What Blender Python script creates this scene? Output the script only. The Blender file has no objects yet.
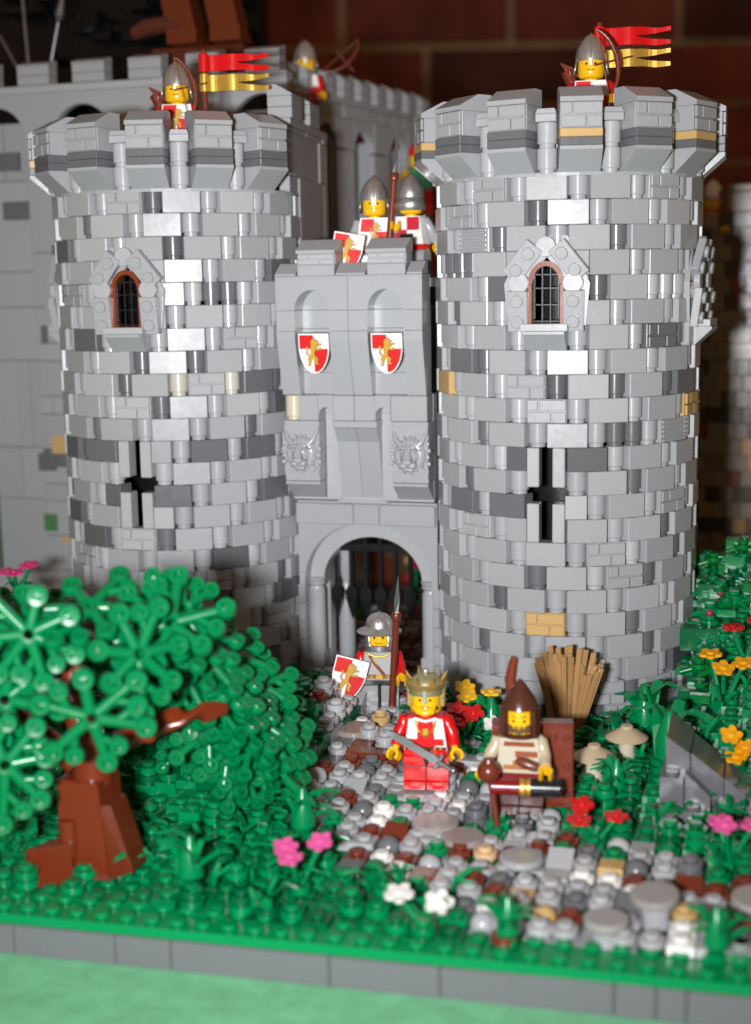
import bpy, math, random
from mathutils import Matrix, Vector
R_=math.radians; PI=math.pi
scn=bpy.context.scene; COL=scn.collection
rnd=random.Random(7)
# ------------------------------------------------------------------ colours (linear albedo)
LG=(.352,.358,.374); LG2=(.395,.40,.416); DG=(.125,.128,.138); TAN=(.55,.36,.15); TANP=(.56,.5,.38); RB=(.15,.028,.014)
GRN=(0.0,.20,.062); GRD=(0.0,.11,.036); BGR=(.0,.25,.075); RED=(.62,.006,.008); WHT=(.80,.78,.75); YEL=(.85,.48,.01)
BLK=(.012,.012,.014); ORG=(.85,.33,.01); PNK=(.72,.10,.32); BRT=(.20,.04,.014); NOU=(.36,.17,.05); GOLDP=(.55,.30,.03); DKRED=(.2,.01,.012); FLS=(.62,.42,.24)
# ------------------------------------------------------------------ materials
def mat(name, rough=.25, metal=0, spec=.5, coat=0, attr=True, col=(.5,.5,.5), noise=.004, bump=.03, nscale=3.0):
    m=bpy.data.materials.new(name); m.use_nodes=True; n=m.node_tree.nodes; l=m.node_tree.links
    b=n['Principled BSDF']; b.inputs['Metallic'].default_value=metal; b.inputs['Specular IOR Level'].default_value=spec
    b.inputs['Coat Weight'].default_value=coat
    tc=n.new('ShaderNodeTexCoord'); nz=n.new('ShaderNodeTexNoise'); nz.inputs['Scale'].default_value=nscale; nz.inputs['Detail'].default_value=4
    l.new(tc.outputs['Object'],nz.inputs['Vector'])
    mr=n.new('ShaderNodeMapRange'); mr.inputs['To Min'].default_value=rough*.75; mr.inputs['To Max'].default_value=rough*1.3
    l.new(nz.outputs['Fac'],mr.inputs['Value']); l.new(mr.outputs['Result'],b.inputs['Roughness'])
    mx=n.new('ShaderNodeMixRGB'); mx.blend_type='MULTIPLY'; mx.inputs['Fac'].default_value=1
    m2=n.new('ShaderNodeMapRange'); m2.inputs['To Min'].default_value=1-noise*8; m2.inputs['To Max'].default_value=1+noise*8
    l.new(nz.outputs['Fac'],m2.inputs['Value']); l.new(m2.outputs['Result'],mx.inputs['Color2'])
    if attr:
        a=n.new('ShaderNodeAttribute'); a.attribute_name='Col'; l.new(a.outputs['Color'],mx.inputs['Color1'])
    else: mx.inputs['Color1'].default_value=(*col,1)
    l.new(mx.outputs['Color'],b.inputs['Base Color'])
    if bump:
        n2=n.new('ShaderNodeTexNoise'); n2.inputs['Scale'].default_value=nscale*.45; n2.inputs['Detail'].default_value=2
        l.new(tc.outputs['Object'],n2.inputs['Vector'])
        bp=n.new('ShaderNodeBump'); bp.inputs['Strength'].default_value=bump; bp.inputs['Distance'].default_value=.4
        l.new(n2.outputs['Fac'],bp.inputs['Height']); l.new(bp.outputs['Normal'],b.inputs['Normal'])
    return m
PL=mat('plastic',.24,bump=.015); PRINT=mat('printed_plastic',.5,bump=0,spec=.25)
SIL=mat('silver_plastic',.32,metal=.85,spec=.5); GOL=mat('pearl_gold_plastic',.34,metal=.6)
LEAF=mat('leaf_plastic',.24,bump=.02,spec=.42)
MATL=[PL,SIL,GOL,PRINT,LEAF]; P0,S1,G2,P3=0,1,2,3
SILC=(.62,.61,.60); GOLC=(.70,.42,.07)
# ------------------------------------------------------------------ mesh collector
def Rx(a): return Matrix.Rotation(a,4,'X')
def Ry(a): return Matrix.Rotation(a,4,'Y')
def Rz(a): return Matrix.Rotation(a,4,'Z')
def Tr(x,y,z): return Matrix.Translation((x,y,z))
class MB:
    def __init__(s): s.v=[];s.f=[];s.c=[];s.m=[];s.s=[];s.M=Matrix()
    def add(s,vs,fs,col,mi=0,smooth=False,M=None):
        if mi==0 and col[0]<=0.0: mi=4
        X=s.M@M if M is not None else s.M; o=len(s.v)
        s.v.extend([tuple(X@Vector(v)) for v in vs])
        for i,f in enumerate(fs):
            s.f.append([k+o for k in f]); s.c.append(col); s.m.append(mi); s.s.append(smooth[i] if isinstance(smooth,list) else smooth)
        return s
    def box(s,cx,cy,cz,sx,sy,sz,col,mi=0,M=None,ch=.035):
        hx,hy,hz=sx/2,sy/2,sz/2; c=min(ch,hx*.45,hy*.45,hz*.45)
        vs=[];idx={}
        for x in(-1,1):
            for y in(-1,1):
                for z in(-1,1):
                    for a in range(3):
                        p=[hx-c,hy-c,hz-c]; p[a]=(hx,hy,hz)[a]
                        idx[(x,y,z,a)]=len(vs); vs.append((cx+x*p[0],cy+y*p[1],cz+z*p[2]))
        fs=[]
        for a in range(3):
            b,d=(a+1)%3,(a+2)%3
            for sg in(-1,1):
                q=[]
                for u,w in((-1,-1),(1,-1),(1,1),(-1,1)):
                    k=[0,0,0];k[a]=sg;k[b]=u;k[d]=w;q.append(idx[(*k,a)])
                fs.append(q if sg>0 else q[::-1])
        for a in range(3):          # edges parallel to axis a
            b,d=(a+1)%3,(a+2)%3
            for u in(-1,1):
                for w in(-1,1):
                    def K(t,ax):
                        k=[0,0,0];k[a]=t;k[b]=u;k[d]=w;return idx[(*k,ax)]
                    q=[K(-1,b),K(1,b),K(1,d),K(-1,d)]
                    fs.append(q if u*w<0 else q[::-1])
        for x in(-1,1):
            for y in(-1,1):
                for z in(-1,1):
                    q=[idx[(x,y,z,0)],idx[(x,y,z,1)],idx[(x,y,z,2)]]
                    fs.append(q if x*y*z>0 else q[::-1])
        return s.add(vs,fs,col,mi,False,M)
    def lathe(s,prof,col,mi=0,M=None,n=16,sx=1,sy=1,smooth=True,a0=0,a1=2*PI):
        full=abs(a1-a0-2*PI)<1e-6; vs=[];fs=[];sm=[]
        cnt=n if full else n+1
        def ring(r,z):
            o=len(vs)
            for i in range(cnt):
                a=a0+(a1-a0)*i/n; vs.append((r*math.cos(a)*sx,r*math.sin(a)*sy,z))
            return o
        prev=None;pd=None
        for j in range(len(prof)-1):
            (ra,za),(rb,zb)=prof[j],prof[j+1]; d=math.atan2(zb-za,rb-ra)
            if prev is not None and pd is not None and abs((d-pd+PI)%(2*PI)-PI)<.62: A=prev
            else: A=ring(ra,za)                    # hard edge: ring of its own
            B=ring(rb,zb); prev=B; pd=d
            for i in range(n):
                i2=(i+1)%cnt; fs.append([A+i,A+i2,B+i2,B+i]); sm.append(smooth)
        if full:
            if prof[0][0]>1e-3 and prof[0]!=prof[-1]: o=ring(*prof[0]); fs.append([o+i for i in range(cnt)][::-1]); sm.append(False)
            if prof[-1][0]>1e-3 and prof[0]!=prof[-1]: o=ring(*prof[-1]); fs.append([o+i for i in range(cnt)]); sm.append(False)
        return s.add(vs,fs,col,mi,sm,M)
    def cyl(s,x,y,z0,z1,r,col,mi=0,M=None,n=12,c=.03):
        T=Tr(x,y,0); T=M@T if M is not None else T
        c=min(c,(z1-z0)*.3)
        return s.lathe([(r-c,z0),(r,z0+c),(r,z1-c),(r-c,z1)],col,mi,T,n)
    def rod(s,p,q,r,col,mi=0,r2=None,n=8):
        p=Vector(p);q=Vector(q);d=q-p;L=d.length
        M=Matrix.Translation(p)@d.to_track_quat('Z','Y').to_matrix().to_4x4(); r2=r if r2 is None else r2
        return s.lathe([(r,0),(r2,L)],col,mi,M,n)
    def tube(s,pts,rs,col,mi=0,n=10,cap=True,sq=1.0):
        pts=[Vector(p) for p in pts]; vs=[];fs=[];k=len(pts)
        if not hasattr(rs,'__len__'): rs=[rs]*k
        for i,p in enumerate(pts):
            d=(pts[min(i+1,k-1)]-pts[max(i-1,0)]).normalized()
            up=Vector((1,0,0)) if abs(d.x)<.8 else Vector((0,1,0))
            u=d.cross(up).normalized(); w=u.cross(d).normalized()
            for j in range(n):
                a=2*PI*j/n; vs.append(tuple(p+u*math.cos(a)*rs[i]+w*math.sin(a)*rs[i]*sq))
        for i in range(k-1):
            for j in range(n): fs.append([i*n+j,(i+1)*n+j,(i+1)*n+(j+1)%n,i*n+(j+1)%n])
        sm=[True]*len(fs)
        if cap:
            o=len(vs); vs+=vs[:n]+vs[(k-1)*n:k*n]; fs.append([o+j for j in range(n)]); fs.append([o+n+j for j in range(n)][::-1]); sm+=[False,False]
        return s.add(vs,fs,col,mi,sm,None)
    def ball(s,x,y,z,r,col,mi=0,n=12,sx=1,sy=1,sz=1,M=None):
        pr=[(r*math.sin(PI*i/(n//2))*1.0+1e-5,-r*math.cos(PI*i/(n//2))*sz) for i in range(n//2+1)]
        T=Tr(x,y,z); T=M@T if M is not None else T
        return s.lathe(pr,col,mi,T,n,sx,sy)
    def prism(s,pts,y0,y1,col,mi=0,M=None,smooth=False):   # polygon in XZ (counter-clockwise seen from -Y), extruded along Y
        n=len(pts)
        ar=sum(pts[i][0]*pts[(i+1)%n][1]-pts[(i+1)%n][0]*pts[i][1] for i in range(n))
        if ar<0: pts=pts[::-1]
        vs=[(x,y0,z) for x,z in pts]+[(x,y1,z) for x,z in pts]
        fs=[list(range(n)),list(range(n,2*n))[::-1]]+[[(i+1)%n,i,n+i,n+(i+1)%n] for i in range(n)]
        return s.add(vs,fs,col,mi,smooth,M)
    def build(s,name,parent=None,mats=None,loc=None):
        me=bpy.data.meshes.new(name); me.from_pydata(s.v,[],s.f)
        for m in (mats or MATL): me.materials.append(m)
        me.polygons.foreach_set('material_index',s.m); me.polygons.foreach_set('use_smooth',s.s)
        ca=me.color_attributes.new('Col','FLOAT_COLOR','CORNER'); buf=[]
        for f,c in zip(s.f,s.c): buf.extend([c[0],c[1],c[2],1.0]*len(f))
        ca.data.foreach_set('color',buf); me.update()
        o=bpy.data.objects.new(name,me); COL.objects.link(o)
        if parent is not None: o.parent=parent
        if loc is not None: o.location=loc
        return o
def T_(name,label,cat,loc=(0,0,0),rz=0,group=None,scale=1):
    o=bpy.data.objects.new(name,None); COL.objects.link(o); o.location=loc; o.rotation_euler=(0,0,rz); o['label']=label; o['category']=cat
    o.empty_display_size=.5; o.scale=(scale,)*3
    if group: o['group']=group
    return o
def tag(o,label,cat,group=None):
    o['label']=label; o['category']=cat
    if group: o['group']=group
    return o
def struct(o,kind='structure'): o['kind']=kind; return o
def jit(c,a=.06,r=rnd):
    k=1+r.uniform(-a,a); return tuple(x*k for x in c)
# ------------------------------------------------------------------ pieces
def masonry(mb,w,d,h,col,M):
    mb.box(0,.09,h/2,w,d-.12,h,col,M=M)
    rows=2; hh=h/rows
    for r in range(rows):
        cuts=[-w/2,w*.12 if r==0 else -w*.2,w/2]
        for a,b in zip(cuts,cuts[1:]): mb.box((a+b)/2,-d/2+.06,hh*(r+.5),b-a-.07,.14,hh-.07,col,M=M,ch=.03)
def grille(mb,w,d,h,col,M):
    mb.box(0,.09,h/2,w,d-.16,h,col,M=M)
    for i in range(5): mb.box(0,-d/2+.06,h*(i+.5)/5,w,.15,h/5*.5,col,M=M,ch=.04)
def rnd11(mb,col,M,h=1.2,n=14):
    mb.lathe([(.39,0),(.39,.2)],col,0,M,n); mb.lathe([(.39,.2),(.46,.2),(.49,.24)],col,0,M,n,smooth=False)
    mb.lathe([(.49,.24),(.49,h-.04)],col,0,M,18); mb.lathe([(.49,h-.04),(.46,h-.004)],col,0,M,18)
def stud(mb,x,y,z,col,r=.3,h=.21,n=10,M=None): mb.cyl(x,y,z,z+h,r,col,n=n,M=M,c=.04)
# ------------------------------------------------------------------ lion emblem and shields
LION=[ # union of small polygons, unit height about 2, faces +x, standing on its hind legs
 [(-.10,.52),(-.22,.70),(-.20,.92),(-.05,1.05),(.12,1.04),(.22,.94),(.36,.90),(.38,.80),(.28,.74),(.30,.66),(.20,.58),(.16,.40),(.02,.36)],   # head and mane
 [(-.20,.60),(-.24,.32),(-.19,.0),(-.26,-.26),(-.14,-.38),(.06,-.24),(.05,.02),(.16,.30),(.16,.52),(-.05,.62)],  # trunk
 [(.12,.50),(.30,.44),(.44,.58),(.56,.56),(.60,.66),(.46,.72),(.34,.62),(.12,.60)],     # upper paw
 [(.10,.30),(.34,.18),(.50,.26),(.60,.20),(.62,.30),(.48,.38),(.34,.32),(.12,.44)],    # lower paw
 [(-.30,-.22),(-.46,-.48),(-.40,-.74),(-.52,-.92),(-.24,-.94),(-.26,-.80),(-.22,-.58),(-.06,-.36),(-.1,-.2)],   # hind leg
 [(-.06,-.16),(.16,-.26),(.34,-.44),(.24,-.66),(.36,-.84),(.10,-.86),(.08,-.62),(.12,-.46),(-.14,-.40)],         # hind leg
 [(-.22,-.26),(-.44,-.2),(-.58,.02),(-.50,.26),(-.60,.44),(-.48,.52),(-.38,.28),(-.46,.04),(-.36,-.10),(-.2,-.14)],   # tail
]
def lion(mb,cx,y,cz,s,M=None,col=GOLDP,out=(.07,.03,.01)):
    for k,(c,dy,g) in enumerate(((out,0,1.0),(col,-.012,.0))):
        for i,pl in enumerate(LION):
            mx=sum(p[0] for p in pl)/len(pl); mz=sum(p[1] for p in pl)/len(pl)
            q=[]
            for x,z in pl:
                d=math.hypot(x-mx,z-mz)+1e-6; e=.04*g
                q.append((cx+(x+(x-mx)/d*e)*s,cz+(z+(z-mz)/d*e)*s))
            yy=y+dy-.0012*i
            mb.prism(q,yy-.008,yy+.004,c,P3,M)
def shield_pts(w,h,n=7):
    pts=[(-w/2,h/2),(-w/2,h*.12)]
    for i in range(1,n+1):
        t=i/n; pts.append((-w/2*math.cos(t*PI/2)**.9 if t<1 else 0, h*.12-(h*.62)*math.sin(t*PI/2)**1.25))
    R=[(-x,z) for x,z in pts[:-1]][::-1]
    return pts+R
def shield_mb(w=1.75,h=2.2):
    mb=MB(); pts=shield_pts(w,h)
    mb.prism(pts,-.06,.09,WHT)
    top=h/2
    def clip(x0,x1,z0,z1,col,dy):
        k=.93; out=[]
        P=[(x*k,z*k) for x,z in pts]
        def cl(P,f,inter):
            o=[]
            for i in range(len(P)):
                a,b=P[i],P[(i+1)%len(P)]
                if f(a): o.append(a)
                if f(a)!=f(b): o.append(inter(a,b))
            return o
        for ax,v,sg in ((0,x0,1),(0,x1,-1),(1,z0,1),(1,z1,-1)):
            def f(p): return (p[ax]-v)*sg>=0
            def it(a,b):
                t=(v-a[ax])/(b[ax]-a[ax]); return (a[0]+(b[0]-a[0])*t,a[1]+(b[1]-a[1])*t)
            P=cl(P,f,it)
            if len(P)<3: return
        mb.prism(P,-.07-dy,-.055,col,P3)
    clip(-9,0,h*.12,9,RED,0); clip(0,9,-9,h*.12,RED,0.001)
    lion(mb,0,-.082,.02*h,h*.335)
    mb.lathe([(.14,0),(.14,.35)],WHT,0,Tr(0,.3,0)@Rx(PI/2)@Tr(0,0,-.12),10)
    return mb
def put_shield(label,loc,rz,rx=0,ry=0,s=1,group=None):
    o=shield_mb().build('quartered_shield'); o.location=loc; o.rotation_euler=(rx,ry,rz); o.scale=(s,)*3
    return tag(o,label,'shield',group)
# ------------------------------------------------------------------ toy figures (feet at z=0, facing -Y)
def figure(label,loc,rz,torso,arms,legs,hips,hand=YEL,beard=None,armL=(0,.9),armR=(0,.9),back=False,print_=None,legprint=None,name='toy_figure',s=1):
    t=T_(name,label,'toy figure',loc,rz,scale=s)
    b=MB()
    # legs: two rounded legs and feet
    for sx in(-1,1):
        x=sx*.505
        prof=[(-.62,.03),(-.62,.36),(-.48,.42),(-.46,1.25),(-.36,1.44),(-.15,1.53),(.15,1.53),(.36,1.44),(.46,1.25),(.46,.03)]
        vs=[(x-.475,y,z) for y,z in prof]+[(x+.475,y,z) for y,z in prof]; n=len(prof)
        b.add(vs,[list(range(n)),list(range(n,2*n))[::-1]]+[[i,n+i,n+(i+1)%n,(i+1)%n] for i in range(n)],legs)
    b.box(0,0,1.63,1.96,.86,.28,hips)
    b.box(0,0,1.35,.14,.7,.4,hips)
    # torso
    w0,w1,z0,z1,dp=.98,.76,1.78,3.3,.49
    b.add([(-w0,-dp,z0),(w0,-dp,z0),(w0,dp,z0),(-w0,dp,z0),(-w1,-dp*.94,z1),(w1,-dp*.94,z1),(w1,dp*.94,z1),(-w1,dp*.94,z1)],
          [[0,1,5,4],[1,2,6,5],[2,3,7,6],[3,0,4,7],[4,5,6,7],[3,2,1,0]],torso)
    b.cyl(0,0,3.28,3.44,.34,YEL)
    # head
    b.lathe([(.42,3.40),(.56,3.45),(.635,3.56),(.645,3.75),(.645,4.22),(.61,4.4),(.5,4.5),(.32,4.53),(.32,4.72),(.28,4.75)],YEL,0,None,22)
    if not back:
        hy=-.648
        def fp(x): return -math.sqrt(max(.645**2-x*x,.01))
        for sx in(-1,1):
            e=.22*sx; M=Tr(e,fp(e)-.004,4.08)@Rz(math.asin(e/.645))
            b.lathe([(.062,-.01),(.062,.012)],BLK,P3,M@Rx(PI/2),10)
            M=Tr(e,fp(e)-.004,4.27)@Rz(math.asin(e/.645))@Ry(-.18*sx)
            b.box(0,0,0,.2,.02,.045,BLK,P3,M=M)
        for i in range(-2,3):
            e=i*.072; b.box(0,0,0,.09,.02,.035,(.12,.01,.005),P3,M=Tr(e,fp(e)-.004,3.76+abs(i)*.018)@Rz(math.asin(e/.645)))
        if beard is not None:
            for i in range(-4,5):
                e=i*.1; b.box(0,0,0,.105,.03,.2 if abs(i)<3 else .34,beard,P3,M=Tr(e,fp(e)-.006,3.62+abs(i)*.03)@Rz(math.asin(e/.645)))
            for i in (-1,1): b.box(i*.1,fp(.1)-.012,3.86,.17,.02,.05,beard,P3)
    # arms : (swing out, raise forward)
    hands={}
    for sx,(out,rs) in((-1,armL),(1,armR)):
        sh=Vector((sx*.86,0,3.02)); d=Vector((sx*(.28+out),-math.sin(rs)*.45,-1)).normalized()
        el=sh+d*.62; d2=Vector((sx*(.06+out*.5),-math.sin(rs),-math.cos(rs))).normalized(); wr=el+d2*.62
        b.tube([sh+Vector((-sx*.12,0,.17)),sh+Vector((sx*.03,0,.06)),sh+d*.25,el,el+d2*.3,wr],[.22,.3,.31,.29,.26,.25],arms,n=12)
        b.rod(wr-d2*.03,wr+d2*.2,.15,hand,n=10)
        hc=wr+d2*.42; hands[sx]=hc
        # clip hand: a C of plastic, open forward/down
        q=d2.to_track_quat('X','Z').to_matrix().to_4x4()
        H=Matrix.Translation(hc)@q
        n=11; vs=[];fs=[]
        for i in range(n+1):
            a=R_(42)+R_(276)*i/n
            for r,z in((.17,-.2),(.3,-.2),(.3,.2),(.17,.2)): vs.append((r*math.cos(a),r*math.sin(a),z))
        for i in range(n):
            for j in range(4): fs.append([i*4+j,i*4+(j+1)%4,(i+1)*4+(j+1)%4,(i+1)*4+j])
        fs.append([0,3,2,1]); fs.append([n*4+k for k in range(4)])
        b.add(vs,fs,hand,0,False,H)
    if print_: print_(b)
    if legprint: legprint(b)
    b.build('body',t)
    return t,hands
def chest(b,quads,y=-.497):
    # quads in torso front coordinates
    for i,(x0,x1,z0,z1,c) in enumerate(quads):
        def w(z): return .98-(z-1.78)/1.52*.22
        def X(x,z): return x*w(z)
        pts=[(X(x0,z0),z0),(X(x1,z0),z0),(X(x1,z1),z1),(X(x0,z1),z1)]
        yy=[-.49*(1-.06*(z-1.78)/1.52) for z in (z0,z0,z1,z1)]
        d=.006+.002*i
        vs=[(p[0],q-d,p[1]) for p,q in zip(pts,yy)]+[(p[0],q+.02,p[1]) for p,q in zip(pts,yy)]
        b.add(vs,[[0,1,2,3],[7,6,5,4],[1,0,4,5],[2,1,5,6],[3,2,6,7],[0,3,7,4]],c,P3)
def lion_guard_print(b):
    chest(b,[(-.92,0,2.55,3.26,RED),(0,.92,2.55,3.26,WHT),(-.92,0,1.82,2.55,WHT),(0,.92,1.82,2.55,RED)])
    lion(b,.06,-.515,2.5,.52)
def helmet_nasal(parent,back=False):
    h=MB()
    h.lathe([(.74,-.02),(.78,0),(.77,.25),(.70,.55),(.52,.88),(.28,1.12),(.05,1.27),(.0001,1.29)],SILC,S1,Tr(0,0,4.32),20,1,1.06)
    h.lathe([(.70,0),(.70,-.1)],SILC,S1,Tr(0,0,4.34),20)
    h.tube([(0,-.84,4.3),(0,-.82,4.6),(0,-.72,4.95),(0,-.48,5.3),(0,-.2,5.53),(0,.05,5.62),(0,.3,5.5),(0,.6,5.15),(0,.8,4.7)],.045,SILC,S1,n=6)
    h.box(0,-.76,4.16,.15,.06,.36,SILC,S1)                      # nose guard
    # neck curtain at back and cheeks
    n=14;vs=[];fs=[]
    for i in range(n+1):
        a=R_(-20)+R_(220)*i/n
        for r,z in((.76,4.36),(.9,3.62),(.84,3.60),(.70,4.36)): vs.append((r*math.cos(a),r*math.sin(a)*1.05,z))
    for i in range(n):
        for j in range(4): fs.append([i*4+j,(i+1)*4+j,(i+1)*4+(j+1)%4,i*4+(j+1)%4])
    fs.append([0,1,2,3]);fs.append([n*4+k for k in (3,2,1,0)])
    h.add(vs,fs,SILC,S1,True)
    return h.build('helmet',parent)
def helmet_kettle(parent):
    h=MB()
    h.lathe([(1.16,4.28),(1.18,4.31),(1.15,4.35),(.8,4.52),(.72,4.58),(.70,4.75),(.6,5.02),(.4,5.2),(.15,5.28),(.0001,5.29)],SILC,S1,None,24)
    h.lathe([(1.16,4.275),(.66,4.4)],SILC,S1,None,24)
    h.tube([(0,-.72,4.55),(0,-.62,5.0),(0,-.3,5.27),(0,0,5.33),(0,.3,5.27),(0,.62,5.0),(0,.72,4.55)],.05,SILC,S1,n=6)
    n=18;vs=[];fs=[]                                       # coif round cheeks and chin, open at face
    for i in range(n+1):
        a=R_(-48)+R_(276)*i/n
        for r,z in((.73,4.35),(.76,3.66),(.66,3.42),(.66,4.35)): vs.append((r*math.cos(a),r*math.sin(a),z))
    for i in range(n):
        for j in range(4): fs.append([i*4+j,(i+1)*4+j,(i+1)*4+(j+1)%4,i*4+(j+1)%4])
    fs.append([0,1,2,3]);fs.append([n*4+k for k in (3,2,1,0)])
    h.add(vs,fs,SILC,S1,True)
    h.lathe([(.66,3.38),(.78,3.42),(.78,3.62),(.68,3.68)],SILC,S1,None,20)
    return h.build('helmet',parent)
def spear(label,base,top,head=1.55,r=.16):
    b=MB(); base=Vector(base);top=Vector(top);L=(top-base).length
    o=T_('spear',label,'spear',base); o.rotation_mode='QUATERNION'; o.rotation_quaternion=(top-base).to_track_quat('Z','Y')
    b.lathe([(.24,0),(.26,.04),(.26,.18),(r,.24),(r,L-.45),(.24,L-.42),(.26,L-.36),(.26,L-.1),(.2,L)],RB,0,None,12); b.build('shaft',o)
    b=MB(); z=L; b.add([(0,-.13,z-.02),(.1,0,z-.02),(0,.13,z-.02),(-.1,0,z-.02),(0,-.13,z+head*.3),(.26,0,z+head*.26),(0,.13,z+head*.3),(-.26,0,z+head*.26),(0,0,z+head)],
      [[0,1,5,4],[1,2,6,5],[2,3,7,6],[3,0,4,7],[4,5,8],[5,6,8],[6,7,8],[7,4,8],[3,2,1,0]],(.45,.45,.44),S1); b.build('spearhead',o)
    return o
def banner(label,loc,rz=0,L=2.6):
    o=T_('banner',label,'banner',loc,rz)
    b=MB(); b.cyl(0,0,-2.6,2.25,.15,RB); b.build('pole',o)
    for nm,z0,c,mi in(('red_pennant',1.1,RED,P0),('gold_pennant',.05,GOLC,G2)):
        f=MB(); f.lathe([(.24,0),(.27,.03),(.27,.92),(.24,.95)],c,mi,Tr(0,0,z0),14)
        n=16; top=[];bot=[]
        def wy(x): return .16*math.sin(x*3.1)
        def strip(za,zb,x0,x1,k):
            vs=[];fs=[]
            for i in range(k+1):
                x=x0+(x1-x0)*i/k
                for y in(-.05,.05):
                    vs.append((x,wy(x)+y,za(x)));vs.append((x,wy(x)+y,zb(x)))
            for i in range(k):
                a=i*4;e=a+4
                fs+= [[a,e,e+1,a+1],[a+2,a+3,e+3,e+2],[a,a+2,e+2,e],[a+1,e+1,e+3,a+3]]
            fs+=[[0,1,3,2],[k*4,k*4+2,k*4+3,k*4+1]]
            f.add(vs,fs,c,mi,False)
        m=L*.52
        strip(lambda x:z0+.06,lambda x:z0+.9,.2,m,10)
        strip(lambda x:z0+.5+.12*(x-m),lambda x:z0+.9+.03*math.sin((x-m)*4),m,L,8)
        strip(lambda x:z0+.06+.03*math.sin((x-m)*4),lambda x:z0+.46-.12*(x-m),m,L,8)
        f.build(nm,o)
    return o
def bow(label,loc,rz,tilt=0):
    b=MB(); pts=[]
    for i in range(13):
        a=R_(-68)+R_(136)*i/12; pts.append((1.15*math.cos(a)-.9,0,1.75*math.sin(a)))
    b.tube(pts,[.06+.07*math.sin(PI*i/12) for i in range(13)],RB,n=6)
    b.rod(pts[0],pts[-1],.025,(.3,.12,.06),n=5)
    b.cyl(.25,0,-.3,.3,.14,RB)
    b.rod((-.9,0,0),(.9,-.0,0),.05,RB,n=6)
    o=b.build('longbow'); o.location=loc; o.rotation_euler=(0,tilt,rz)
    return tag(o,label,'bow')
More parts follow.
